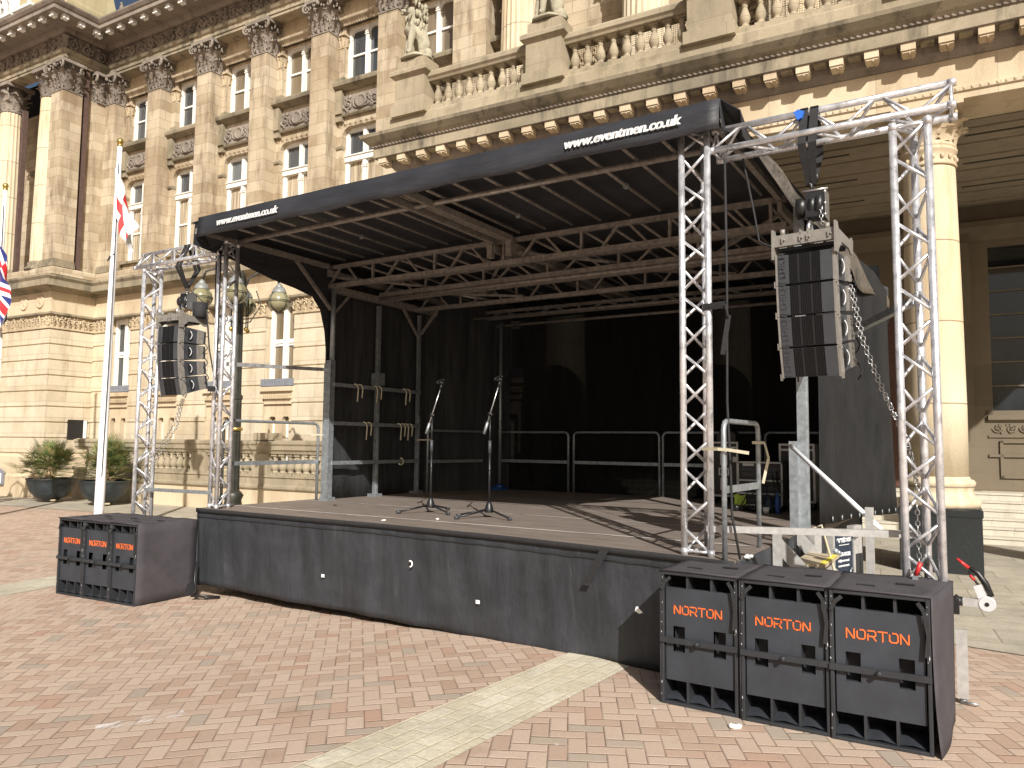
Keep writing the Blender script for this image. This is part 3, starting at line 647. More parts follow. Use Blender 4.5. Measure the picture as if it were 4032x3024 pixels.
bp(mb, 'carved_panel', 'carve'); bayset += LAST
def upper_window(a, b, z0, z1, ym, zt, drape, nm):
    c = (a+b)/2; f = M()
    for p, q, y in ((a, a+.10, ym-.03), (b-.10, b, ym-.03), (c-.055, c+.055, ym-.05)): f.box(p, q, y, ym+.06, z0, z1-.03)
    f.box(a, b, ym-.02, ym+.06, z1-.1, z1)
    f.box(c-.075, c+.075, ym-.07, ym, (zt or z1)-.30, (zt or z1)-.27); f.box(c-.07, c+.07, ym-.065, ym, (zt or z1)-.24, (zt or z1)-.21)
    f.box(a, b, ym-.04, ym+.06, z0, z0+.07)
    zm = z0+((zt or z1)-z0)*.52
    for p, q in ((a+.10, c-.055), (c+.055, b-.10)):
        f.box(p, q, ym+.01, ym+.05, zm-.025, zm+.025)
        for s_, xx in ((1, p), (-1, q)): f.prism([(xx, ym, (zt or z1)-.1), (xx, ym, (zt or z1)-.22), (xx+s_*.04, ym, (zt or z1)-.13), (xx+s_*.12, ym, (zt or z1)-.1)], (0, .05, 0))
    if zt: f.box(a, b, ym-.07, ym+.06, zt-.09, zt+.09); f.box(a, b, ym-.1, ym+.0, zt+.05, zt+.08)
    w = bp(f, nm, 'paint'); gl = M()
    gl.box(a+.1, b-.1, ym+.052, ym+.06, z0+.05, z1-.05); bp(gl, 'pane', 'glass', w)
    return w
bayset.append(upper_window(x0+jw, x1-jw, 11.34, 12.95, 15.32, None, 0, 'window'))
w = upper_window(x0+jw, x1-jw, 7.46, 10.14, 15.32, 9.32, 1, 'window'); bayset.append(w)
cur = M(); cur.grid(lambda u, v: (x0+jw+.12+u*(x1-x0-2*jw-.24), 15.368+.003*math.sin(u*90), 7.5+v*1.75), 60, 1); bp(cur, 'curtain', 'curtain', w)
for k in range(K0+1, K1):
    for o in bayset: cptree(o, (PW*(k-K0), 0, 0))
# ---- main entablature, round the pavilion
top = [(-36, YP), (XP, YP), (XP, YM), (4.5, YM)]
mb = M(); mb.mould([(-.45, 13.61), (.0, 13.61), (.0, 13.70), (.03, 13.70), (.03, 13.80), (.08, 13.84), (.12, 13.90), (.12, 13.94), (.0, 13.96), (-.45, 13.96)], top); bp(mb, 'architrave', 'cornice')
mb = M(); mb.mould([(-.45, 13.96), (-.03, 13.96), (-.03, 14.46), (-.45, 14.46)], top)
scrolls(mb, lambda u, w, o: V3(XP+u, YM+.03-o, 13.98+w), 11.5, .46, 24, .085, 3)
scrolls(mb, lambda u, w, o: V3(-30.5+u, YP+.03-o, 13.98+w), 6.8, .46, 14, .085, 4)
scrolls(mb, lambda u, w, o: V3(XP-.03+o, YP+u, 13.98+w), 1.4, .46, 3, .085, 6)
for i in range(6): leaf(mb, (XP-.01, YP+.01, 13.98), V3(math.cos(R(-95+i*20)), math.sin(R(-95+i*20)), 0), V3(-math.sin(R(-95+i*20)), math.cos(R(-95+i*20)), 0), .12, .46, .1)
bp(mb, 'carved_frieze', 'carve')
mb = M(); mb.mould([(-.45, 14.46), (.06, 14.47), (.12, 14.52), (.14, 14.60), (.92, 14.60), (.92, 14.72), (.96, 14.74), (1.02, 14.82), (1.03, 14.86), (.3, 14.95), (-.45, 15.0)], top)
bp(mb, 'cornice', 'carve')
mbk = M(); mbk.box(0, .15, -.06, .10, 14.47, 14.60)
for i in range(4): mbk.ball((.01+.13*(i % 2), -.05+.12*(i//2), 14.48), .04, 6, (1, 1, .7))
mod = mbk.build('soffit_block', 'pale', B, BF @ Matrix.Translation((XP+.55, YM-.75, 0)))
for i in range(1, 19): cp(mod, B, Vector(mod.location)+V3(.57*i, 0, 0))
for i in range(11): cp(mod, B, Vector(mod.location)+V3(-.05-.57*i, YP-YM, 0))
for i in range(3): cp(mod, B, Vector(mod.location)+V3(.12, -1.15+.5*i, 0))
# cresting, gutter and roof of the main range
mb = M()
for i in range(60): mb.ball((XP+.9+i*.32, YM-.78, 15.0), .05+.02*(i % 3 == 0), 5, (1.2, .6, 1.2), .3)
for i in range(5): mb.ball((XP+1.7+i*2.3, YM-.72, 15.14), .13, 6, (.8, .5, 1.3), .3); mb.ball((XP+1.7+i*2.3, YM-.72, 15.30), .07, 5, jit=.3)
mb.box(XP+.8, XP+20, YM-.80, YM-.70, 14.86, 15.0); bp(mb, 'roof_cresting', 'carve')
mb = M(); mb.prism([(XP+.2, YM-.3, 14.9), (XP+.2, YM+5, 17.2), (XP+.2, YM+5, 14.9)], (32, 0, 0)); bp(mb, 'roof', 'slate')
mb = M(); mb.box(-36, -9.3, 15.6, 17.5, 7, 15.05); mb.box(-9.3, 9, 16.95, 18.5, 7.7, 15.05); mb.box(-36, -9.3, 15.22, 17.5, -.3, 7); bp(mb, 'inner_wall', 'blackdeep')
# ---- pavilion upper storey
mb = M(); mb.box(XP-.64, XP, YP, YP+.62, 7.28, 12.66); o = bp(mb, 'pilaster', 'stone')
mb = M(); capital_square(mb, XP-.64, XP, YP, YP+.62, 12.65, .96); bp(mb, 'capital', 'carve', o)
mb = M(); prof(XP-.64, XP, YP, YP+.62, 7.06, mb); bp(mb, 'pilaster_base', 'cornice', o)
mb = M(); mb.box(XP-.6, XP-.20, YP+.6, YM+.6, 7.04, 13.62); mb.box(XP-.62, XP-.02, YM-.32, YM+.5, 7.04, 12.66); mb.box(XP-.62, XP+.02, YM-.02, YM+.5, 7.04, 12.66); bp(mb, 'wall', 'stone')
mb = M(); capital_square(mb, XP-.6, XP+.02, YM-.3, YM+.2, 12.65, .96, left=False); bp(mb, 'capital', 'carve')
mb = M(); mb.box(XP-.2, XP-.06, YP+.72, YP+.86, 7.04, 13.6); bp(mb, 'drainpipe', 'pipe')
mb = M(); mb.box(-26.15, -26.02, YP+.1, YP+.24, 5.7, 12.5); bp(mb, 'drainpipe', 'pipe')
def flute(k, n): return 1-.045*(1 if k % 2 else 0)
for cx in (-24.86, -27.25, -29.6):
    mb = M(); mb.lathe((cx, YP+.36, 0), [(.40, 7.3), (.39, 9), (.36, 11.5), (.335, 12.66)], 40, None, False, flute); o = bp(mb, 'column', 'column')
    mb = M(); capital_round(mb, (cx, YP+.36), .33, 12.65, .96); bp(mb, 'capital', 'carve', o)
    mb = M(); mb.lathe((cx, YP+.36, 0), [(.52, 7.04), (.52, 7.12), (.46, 7.16), (.44, 7.22), (.46, 7.27), (.41, 7.31)], 28); bp(mb, 'column_base', 'cornice', o)
YB = 15.3
mb = M(); mb.box(-36, -26.6, YB, YB+.4, 5.6, 13.62); mb.box(-25.75, XP-.3, YB, YB+.4, 5.6, 13.62); mb.box(-26.6, -25.75, YB, YB+.4, 10.35, 11.35)
mb.box(-27.0, -26.6, YB-.15, YB, 7, 10); mb.box(-27.0, -26.6, YB-.15, YB, 11.4, 12.3); bp(mb, 'wall', 'stone')
mb = M(); mb.mould([(0, 11.1), (.3, 11.2), (.32, 11.35), (0, 11.4)], [(-28.5, YB), (XP-.3, YB)]); mb.mould([(0, 10.3), (.1, 10.3), (.12, 10.4), (0, 10.42)], [(-28.5, YB), (XP-.3, YB)]); bp(mb, 'ledge', 'cornice')
mb = M(); scrolls(mb, lambda u, w, o: V3(-28.2+u, YB-.02-o, 10.5+w), 4.2, .5, 8, .06, 9); bp(mb, 'carved_panel', 'carve')
for z0, z1 in ((11.4, 12.9), (7.4, 10.3)):
    upper_window(-26.6, -25.75, z0, z1, YB+.1, None, 0, 'window')
# pediment with sculpture, and attic block over the corner
mb = M(); mb.mould([(-.3, 15.05), (.55, 15.05), (.6, 15.15), (.7, 15.2), (.72, 15.3), (-.3, 15.35)], [(XP-.25, YP-.3), (XP-.25, YM+.6)])
mb.prism([(XP-.45, YP-.35, 15.1), (XP+.35, YP-.35, 15.1), (XP+.35, YP-.35, 15.4), (XP-.45, YP-.35, 16.6)], (0, .0001, 0)) if False else None
mb.prism([(XP+.35, YP-.5, 15.3), (XP+.35, YP-.4, 17.6), (XP+.35, YM-.6, 17.2), (XP+.35, YM-.2, 16.3), (XP+.35, YM+.1, 15.3)], (-2.2, 0, 0)); bp(mb, 'attic_block', 'attic')
mb = M(); mb.box(-36, XP-.2, YP+.2, YP+.5, 15.05, 19); bp(mb, 'pediment_back', 'carve')
mb = M()
rn = random.Random(12)
for i in range(150):
    x = -29.5+rn.random()*5.6; z = 15.25+rn.random()**1.2*1.9
    mb.ball((x, YP-.02-.25*rn.random(), z), rn.uniform(.07, .2), 6, (rn.uniform(.6, 1.2), .8, rn.uniform(.8, 2.2)), .2)
for i in range(24):
    x = -29.5+rn.random()*5.4; z = 15.3+rn.random()*1.2; pts = [(x, YP-.25, z)]
    for j in range(4): pts.append((pts[-1][0]+rn.uniform(-.2, .2), YP-.25-.1*rn.random(), pts[-1][2]+rn.uniform(.05, .3)))
    mb.tube(pts, [.08, .07, .06, .05, .03], 6)
for x in (-25.0, -26.1, -27.3, -28.4):
    mb.ball((x, YP-.35, 16.75), .13, 8, (1, 1, 1.2)); mb.tube([(x, YP-.3, 15.4), (x+.04, YP-.32, 16.1), (x, YP-.33, 16.6)], [.24, .2, .08], 10)
bp(mb, 'pediment_sculpture', 'pale')
mb = M()
for i in range(5): a = -24.35-i*1.15; mb.box(a-1.05, a, YP-.78, YP-.62, 15.2, 15.29); [mb.ball((a-.2-.28*j, YP-.7, 15.12), .06, 6) for j in range(3)]
bp(mb, 'parapet_rail', 'pale')
# ------------------------------------------------------------------ portico and balcony (building frame)
XL = -10.08; YA = 12.8; XE = 5.2
pp = [(XL, YM+.1), (XL, YA), (XE, YA)]
mb = M(); mb.mould([(-.9, 6.93), (0, 6.93), (0, 7.02), (.03, 7.04), (.03, 7.10), (0, 7.12), (0, 7.555), (-.9, 7.555)], pp); bp(mb, 'architrave', 'plain'); mb = M(); mb.mould([(-.3, 7.56), (.02, 7.56), (.07, 7.60), (.11, 7.66), (.12, 7.70), (.14, 7.79), (.376, 7.795), (.376, 7.799), (-.3, 7.799)], pp); bp(mb, 'bed_moulding', 'carve')  # bed moulding in dark stone: shade under the cornice put into its colour
mb = M()
for i in range(int((XE-XL)/.105)): mb.ball((XL+.06+i*.105, YA-.012, 7.07), .036, 6, (1, .9, 1.1))
mb.box(XL, XE, YA-.012, YA+.02, 7.045, 7.095); bp(mb, 'egg_moulding', 'carve_low')
mb = M(); mb.mould([(-.9, 7.80), (.38, 7.80), (.38, 8.01), (.41, 8.03), (.48, 8.09), (.58, 8.19), (.60, 8.25), (.58, 8.265), (.1, 8.31), (-.9, 8.31)], pp); bp(mb, 'cornice', 'cornice')
mb = M()
for i in range(int((XE-XL+.5)/.09)): mb.ball((XL-.38+i*.09, YA-.41, 8.03), .03, 5, (1.2, 1, .8))
mb.box(XL-.38, XE, YA-.41, YA-.38, 8.01, 8.05); bp(mb, 'egg_moulding', 'carve')
mbk = M(); mbk.box(-.10, .10, YA-.35, YA-.05, 7.68, 7.80); mbk.box(-.085, .085, YA-.33, YA-.08, 7.65, 7.68)
for i in range(5): mbk.ball((random.uniform(-.05, .05), YA-.31+.05*i, 7.65), .025, 5)
mod = mbk.build('modillion', 'plain', B, BF @ Matrix.Translation((-10.25, 0, 0)))
for i in range(1, 31): cp(mod, B, Vector(mod.location)+V3(.496*i, 0, 0))
mb = M(); mb.box(-10.25+.16, -10.25+.34, YA-.32, YA-.14, 7.76, 7.79)
rep(bp(mb, 'soffit_panel', 'cornice'), 31, .496)
# blocking course
mb = M(); mb.mould([(-.6, 8.27), (.30, 8.27), (.30, 8.37), (.26, 8.41), (.26, 8.61), (.22, 8.65), (-.3, 8.65)], [(XL+.0, YM), (XL, YA), (XE, YA)]); bp(mb, 'blocking_course', 'balus')
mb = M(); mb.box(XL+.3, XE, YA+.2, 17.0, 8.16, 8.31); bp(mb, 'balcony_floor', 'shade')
YBL = 12.80; pcs = [-9.60+3.15*i for i in range(5)]; DZ = .115
a, b = pcs[0], pcs[1]
mb = M(); mb.box(a+.38, b-.38, YBL-.14, YBL+.14, 8.655, 8.775); rep(bp(mb, 'balustrade_base', 'balus'), 4, 3.15)
mb = M(); mb.mould([(-.3, 9.315), (.0, 9.315), (.02, 9.355), (.06, 9.395), (.06, 9.475), (.02, 9.525), (-.02, 9.545), (-.3, 9.545)], [(a+.36, YBL-.14), (b-.36, YBL-.14)]); rep(bp(mb, 'balustrade_rail', 'balus'), 4, 3.15)
mb = M(); mb.box(XL-.2, XL+.1, YBL+.3, YM, 9.315, 9.545); bp(mb, 'balustrade_rail', 'balus')
mbl = M(); mbl.box(-.085, .085, -.085, .085, 8.775, 8.835)
BPR = [(.075, 8.835), (.078, 8.850), (.06, 8.865), (.055, 8.885), (.07, 8.905), (.09, 8.965), (.092, 9.005), (.075, 9.075), (.05, 9.145), (.042, 9.185), (.055, 9.200), (.055, 9.215), (.045, 9.225), (.05, 9.245), (.07, 9.260), (.07, 9.275)]
mbl.lathe((0, 0, 0), BPR, 14); mbl.box(-.085, .085, -.085, .085, 9.275, 9.315)
bal = None
for a, b in zip(pcs[:-1], pcs[1:]):
    for i in range(9):
        x = a+.38+.13+i*.259+.02
        if bal is None: bal = mbl.build('baluster', 'balus', B, BF @ Matrix.Translation((x, YBL, 0))); bx = x
        else: cp(bal, B, Vector(bal.location)+V3(x-bx, 0, 0))
# pedestals
def pedestal(x, y, top=True):
    mb = M(); mb.box(x-.46, x+.46, y-.36, y+.36, 8.615, 8.715) if False else None
    mb.box(x-.44, x+.44, y-.34, y+.34, 8.615, 8.835); mb.box(x-.38, x+.38, y-.28, y+.28, 8.835, 9.435)
    mb.mould([(-.2, 9.415), (.0, 9.415), (.03, 9.455), (.09, 9.495), (.09, 9.575), (.05, 9.615), (-.2, 9.635)], [(x-.38, y+.28), (x-.38, y-.28), (x+.38, y-.28), (x+.38, y+.28)])
    mb.box(x-.36, x+.36, y-.26, y+.26, 9.515, 9.635)
    if top: mb.box(x-.36, x+.36, y-.26, y+.26, 9.635, 9.835); mb.box(x-.31, x+.31, y-.21, y+.21, 9.835, 9.875)
    bp(mb, 'pedestal', 'balus')
for i, x in enumerate(pcs): pedestal(x, YBL-.02, i < 2 or i > 2)
# wire netting behind the balusters
t = NT('pigeon_netting'); sx = t.n('ShaderNodeSeparateXYZ'); t.l(t.map(t.pos(), rot=(0, 0, -ANG)), sx.inputs[0])
gx = t.ma('LESS_THAN', t.ma('FRACT', t.ma('MULTIPLY', sx.outputs[0], 26.)), .16); gz = t.ma('LESS_THAN', t.ma('FRACT', t.ma('MULTIPLY', sx.outputs[2], 26.)), .16)
t.fin((.05, .045, .04), .6); tr = t.n('ShaderNodeBsdfTransparent'); mx = t.n('ShaderNodeMixShader'); t.l(t.ma('MAXIMUM', gx, gz), mx.inputs[0]); t.l(tr.outputs[0], mx.inputs[1]); t.l(t.b.outputs[0], mx.inputs[2]); t.l(mx.outputs[0], t.out.inputs[0])
mb = M(); mb.add([(XL+.5, YBL+.2, 8.65), (XE, YBL+.2, 8.65), (XE, YBL+.2, 9.4), (XL+.5, YBL+.2, 9.4)], [(0, 1, 2, 3)]); bp(mb, 'netting', t.m)
# upper fluted columns and wall of the balcony level
for cx in (-8.05, -5.15, -2.3, .6, 3.4):
    mb = M(); mb.lathe((cx, 14.55, 0), [(.50, 8.9), (.48, 10.5), (.44, 12.66)], 48, None, False, lambda k, n: 1-.05*(1 if k % 2 else 0)); o = bp(mb, 'column', 'column')
    mb = M(); mb.lathe((cx, 14.55, 0), [(.64, 8.2), (.64, 8.5), (.58, 8.6), (.60, 8.7), (.54, 8.8), (.55, 8.86), (.51, 8.9)], 28); bp(mb, 'column_base', 'cornice', o)
    mb = M(); capital_round(mb, (cx, 14.55), .43, 12.65, .96); bp(mb, 'capital', 'carve', o)
mb = M(); mb.box(-8.2, 5.2, 15.5, 15.9, 8.2, 13.62); mb.box(-9.42, -9.1, 14.72, 16.6, 8.2, 13.62); mb.box(-9.1, -8.2, 16.5, 16.9, 8.2, 13.62)
for a in (-7.3, -4.4, -1.5, 1.4): mb.box(a, a+1.6, 15.38, 15.5, 9.55, 9.62); mb.box(a, a+1.6, 15.38, 15.5, 10.95, 11.02); mb.box(a, a+.1, 15.38, 15.5, 9.62, 10.95); mb.box(a+1.5, a+1.6, 15.38, 15.5, 9.62, 10.95)
bp(mb, 'wall', 'stone')
for j, a in enumerate((-7.3, -4.4, -1.5)):
    mb = M(); scrolls(mb, lambda u, w, o: V3(a+.14+u, 15.47-o, 9.7+w), .65, 1.15, 1, .08, 40+j); scrolls(mb, lambda u, w, o: V3(a+.8+u, 15.47-o, 9.7+w), .65, 1.15, 1, .08, 50+j); scrolls(mb, lambda u, w, o: V3(a+.2+u, 15.46-o, 10.3+w), 1.2, .5, 3, .06, 60+j)
    bp(mb, 'carved_panel', 'carve_low')
mb = M(); mb.box(-9.0, -8.9, 16.4, 16.5, 10.5, 13.3); mb.box(-8.45, -8.35, 16.4, 16.5, 10.5, 13.3); mb.box(-8.9, -8.45, 16.42, 16.5, 11.9, 11.97); o = bp(mb, 'window', 'paint'); gl = M(); gl.box(-8.9, -8.45, 16.47, 16.49, 10.5, 13.3); bp(gl, 'pane', 'glass', o)
mb = M(); mb.mould([(-.1, 10.0), (.1, 10.0), (.14, 10.2), (.3, 10.3), (.3, 10.42), (-.1, 10.45)], [(-9.1, 16.5), (-8.1, 16.5)]); mb.box(-8.9, -8.65, 16.1, 16.5, 9.6, 10.0); bp(mb, 'ledge', 'cornice')
# lower columns, plinths, ceiling, back wall, steps
for cx in (-6.33, -3.24, -.12, 3.0):
    cy = 13.26; mb = M(); mb.lathe((cx, cy, 0), [(.40, 1.36), (.405, 2.4), (.39, 4), (.36, 6.0), (.355, 6.04)], 40); o = bp(mb, 'column', 'column')
    mb = M(); mb.lathe((cx, cy, 0), [(.375, 6.04), (.385, 6.07), (.365, 6.09), (.36, 6.24), (.39, 6.27), (.395, 6.31), (.36, 6.34)], 32)
    for i in range(18): a = i*math.pi/9; mb.ball((cx+.37*math.cos(a), cy+.37*math.sin(a), 6.165), .035, 6, (1, 1, 1.3))
    capital_round(mb, (cx, cy), .35, 6.32, .62); bp(mb, 'capital', 'plain', o)
    mb = M(); mb.lathe((cx, cy, 0), [(.53, .92), (.545, .98), (.53, 1.04), (.49, 1.06), (.455, 1.12), (.45, 1.18), (.46, 1.2), (.46, 1.22), (.475, 1.24), (.485, 1.28), (.46, 1.32), (.42, 1.33), (.405, 1.37)], 40); bp(mb, 'column_base', 'column', o)
    mb = M(); mb.box(cx-.52, cx+.53, 12.73, 13.80, -.2, .88); mb.mould([(0, .80), (.015, .82), (.015, .90), (-.04, .93), (-.3, .93)], [(cx-.52, 13.8), (cx-.52, 12.73), (cx+.53, 12.73), (cx+.53, 13.8)]); bp(mb, 'column_plinth', 'granite', o)
mb = M(); mb.box(XL, XE, 13.7, 19.8, 7.15, 7.69)
for a in (-9.4, -6.55, -3.45, -.35, 2.75): mb.box(a, a+.5, 13.7, 19.7, 6.93, 7.15)
for i in range(8): y = 13.9+i*.75; mb.box(XL, XE, y, y+.60, 7.125, 7.15)
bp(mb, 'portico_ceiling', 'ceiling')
for a in (-2.75, .42):
    for i in (0, 1, 3, 5): mb = M(); y = 13.9+i*.75; mb.box(a, a+1.35, y+.27, y+.34, 7.118, 7.135); bp(mb, 'ceiling_slot', 'slot')
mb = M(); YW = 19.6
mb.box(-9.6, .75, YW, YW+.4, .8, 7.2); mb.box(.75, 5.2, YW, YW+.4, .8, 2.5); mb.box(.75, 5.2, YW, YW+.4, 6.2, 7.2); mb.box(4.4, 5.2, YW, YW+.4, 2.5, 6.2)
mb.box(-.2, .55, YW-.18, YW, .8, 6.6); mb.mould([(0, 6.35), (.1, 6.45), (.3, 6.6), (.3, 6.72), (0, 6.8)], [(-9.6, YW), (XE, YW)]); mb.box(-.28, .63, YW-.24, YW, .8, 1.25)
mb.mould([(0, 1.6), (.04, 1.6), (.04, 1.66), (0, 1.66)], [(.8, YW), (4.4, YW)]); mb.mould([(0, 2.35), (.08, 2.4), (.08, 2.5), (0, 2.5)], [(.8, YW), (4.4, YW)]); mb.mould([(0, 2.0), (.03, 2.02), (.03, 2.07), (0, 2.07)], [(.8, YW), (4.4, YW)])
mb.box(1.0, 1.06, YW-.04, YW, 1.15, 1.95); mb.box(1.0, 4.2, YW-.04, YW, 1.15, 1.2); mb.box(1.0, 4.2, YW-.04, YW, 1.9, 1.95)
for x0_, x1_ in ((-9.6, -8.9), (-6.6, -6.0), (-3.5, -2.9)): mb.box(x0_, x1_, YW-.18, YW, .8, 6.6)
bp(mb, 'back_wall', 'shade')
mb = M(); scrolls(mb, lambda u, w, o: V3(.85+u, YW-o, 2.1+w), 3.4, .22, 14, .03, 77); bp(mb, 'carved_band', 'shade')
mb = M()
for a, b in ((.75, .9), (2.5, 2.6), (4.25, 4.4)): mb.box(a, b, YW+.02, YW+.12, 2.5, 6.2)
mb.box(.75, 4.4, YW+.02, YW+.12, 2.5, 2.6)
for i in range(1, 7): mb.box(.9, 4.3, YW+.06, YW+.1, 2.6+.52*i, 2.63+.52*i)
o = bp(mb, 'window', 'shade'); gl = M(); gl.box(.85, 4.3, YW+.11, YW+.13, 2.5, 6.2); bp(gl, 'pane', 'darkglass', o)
for a, b, h_ in ((-8.6, -7.2, 4.6), (-5.4, -4.1, 4.6), (-2.6, -.6, 4.8)): mb = M(); mb.box(a, b, YW-.05, YW-.02, .9, h_); bp(mb, 'door', 'dark_wood')
mb = M()
for i in range(6): mb.box(-9.0, 8, 17.0+i*.34, 19.7, .145*i-.05 if i == 0 else .145*i, .145*(i+1)-.0); mb.box(-9.0, 8, 16.98+i*.34, 17.1+i*.34, .145*(i+1)-.035, .145*(i+1)+.002)
bp(mb, 'portico_steps', 'steps')
# ------------------------------------------------------------------ lions on the balcony pedestals
def lion(x, y, z, label, rz):
    root = empty('lion_statue', W(x, y, z), label, 'statue', 'lion statues on the balcony pedestals', rz=ANG+rz)
    # local: faces -y
    sk = [((0, .13, .26), .17), ((0, .06, .46), .165), ((0, -.03, .64), .18), ((0, -.06, .84), .15), ((0, -.12, .98), .135),
          ((-.105, -.15, .52), .085), ((-.11, -.19, .28), .062), ((-.11, -.2, .12), .058), ((-.11, -.27, .09), .06), ((.105, -.15, .52), .085), ((.11, -.19, .28), .062), ((.11, -.2, .12), .058), ((.11, -.27, .09), .06),
          ((-.15, .1, .22), .12), ((-.18, -.03, .14), .07), ((.15, .1, .22), .12), ((.18, -.03, .14), .07), ((0, -.25, .97), .085)]
    ed = [(0, 1), (1, 2), (2, 3), (3, 4), (2, 5), (5, 6), (6, 7), (7, 8), (2, 9), (9, 10), (10, 11), (11, 12), (0, 13), (13, 14), (0, 15), (15, 16), (4, 17)]
    me = bpy.data.meshes.new('body'); me.from_pydata([v for v, _ in sk], ed, []); o = bpy.data.objects.new('body', me); COL.objects.link(o); o.parent = root
    sm = o.modifiers.new('skin', 'SKIN'); 
    for i, (v, r) in enumerate(sk): me.skin_vertices[0].data[i].radius = (r, r)
    me.skin_vertices[0].data[0].use_root = True
    ss = o.modifiers.new('sub', 'SUBSURF'); ss.levels = 2; ss.render_levels = 2; me.materials.append(M_['lion'])
    mb = M()
    for i in range(90):
        a = random.uniform(0, 2*math.pi); h = random.uniform(.55, 1.12); r = .17+.03*math.sin((h-.55)*5)
        px = math.cos(a)*r*.95; py = -.05+math.sin(a)*r*(1.0 if math.sin(a) > 0 else .9)
        if py < -.15 and h > .86: continue
        mb.tube([(px*.9, py*.9, h+.05), (px*1.12, py*1.1, h), (px*1.08, py*1.08-.01, h-.09)], [.02, .035, .012], 5)
    m = mb.build('mane', 'lion', None); m.parent = root
    mb = M(); mb.ball((0, -.32, .94), .05, 8, (1.1, 1, .8)); mb.ball((0, -.34, .885), .035, 8, (1.1, .8, .7)); mb.ball((-.045, -.30, .925), .035, 8); mb.ball((.045, -.30, .925), .035, 8)
    for s_ in (-1, 1): mb.ball((s_*.05, -.27, 1.01), .02, 6); mb.ball((s_*.10, -.12, 1.10), .035, 6, (1, .6, 1)); mb.ball((s_*.05, -.26, 1.035), .03, 6, (1.3, 1, .5))
    m = mb.build('face', 'lion', None); m.parent = root
    mb = M(); mb.box(-.17, .17, -.3, -.17, .06, .10) if False else None
    mb.ball((-.06, -.2, .62), .1, 8, (1.6, .7, .8), .1)
    mb.grid(lambda u, v: ((u-.5)*.24, -.26-.02*math.cos((u-.5)*3), .56+(v-.5)*.18), 4, 4) if False else None
    m = mb.build('shield', 'lion', None); m.parent = root
    mb = M(); mb.lathe((0, 0, 0), [(.34, 0), (.33, .04), (.27, .08), (.22, .11)], 12, None, True, lambda k, n: 1+.05*math.sin(k*2.3)); mb.ball((.2, .12, .1), .11, 8, (.7, 1.2, 1.2)); mb.tube([(.0, .24, .1), (.16, .26, .1), (.24, .12, .1), (.25, -.05, .1)], .03, 6)
    m = mb.build('rock_base', 'lion', None); m.parent = root
    root.scale = (1.08, 1.08, 1.12)
lion(pcs[0], YBL-.02, 9.87, 'seated stone lion on the balcony pedestal in front of the upper sash windows', R(-38))
lion(pcs[1], YBL-.02, 9.87, 'seated stone lion between the fluted columns, its head above the photo', R(-38))
# ------------------------------------------------------------------ area balustrade in front of the basement
AB = empty('stone_balustrade', W(-16.5, 13.9), 'low weathered sandstone balustrade on a plain wall in front of the basement windows', 'balustrade', rz=ANG)
ab = bb(AB)
YC = 13.9; mb = M(); mb.box(-22.9, -9.7, YC-.10, YC+.25, -.3, .58); ab(mb, 'base_wall', 'plain')
mb = M(); mb.mould([(-.2, .58), (.04, .58), (.06, .61), (.06, .66), (.0, .70), (.0, .86), (.03, .88), (.03, .93), (-.2, .93)], [(-22.9, YC-.1), (-9.7, YC-.1)]); ab(mb, 'moulding', 'balus')
mb = M(); mb.mould([(-.3, 1.46), (.0, 1.46), (.02, 1.52), (.06, 1.56), (.06, 1.66), (.09, 1.70), (.09, 1.76), (-.05, 1.80), (-.3, 1.80)], [(-22.9, YC-.06), (-9.7, YC-.06)]); ab(mb, 'coping', 'balus')
[ab(M().box(x-.3, x+.24, YC-.10, YC+.2, .93, 1.46), 'pier', 'balus') for x in [-22.0+2.33*i for i in range(6)]]
mb = M(); mb.box(-15.3, -14.6, YC-.1, YC+.2, 1.8, 1.98); ab(mb, 'cap_block', 'balus')
mbl = M(); pr = [(r*1.25, .93+(z-8.775)*.98) for r, z in BPR]; mbl.lathe((0, 0, 0), pr, 12); mbl.box(-.1, .1, -.08, .08, .93, 1.0); mbl.box(-.1, .1, -.08, .08, 1.40, 1.46); bal = None
for i in range(5):
    for j in range(7):
        x = -22.0+2.33*i+.24+.13+j*.262
        if bal is None: bal = mbl.build('baluster', 'balus', AB, BF @ Matrix.Translation((x, YC+.05, 0))); bx = x
        else: cp(bal, AB, Vector(bal.location)+V3(x-bx, 0, 0))
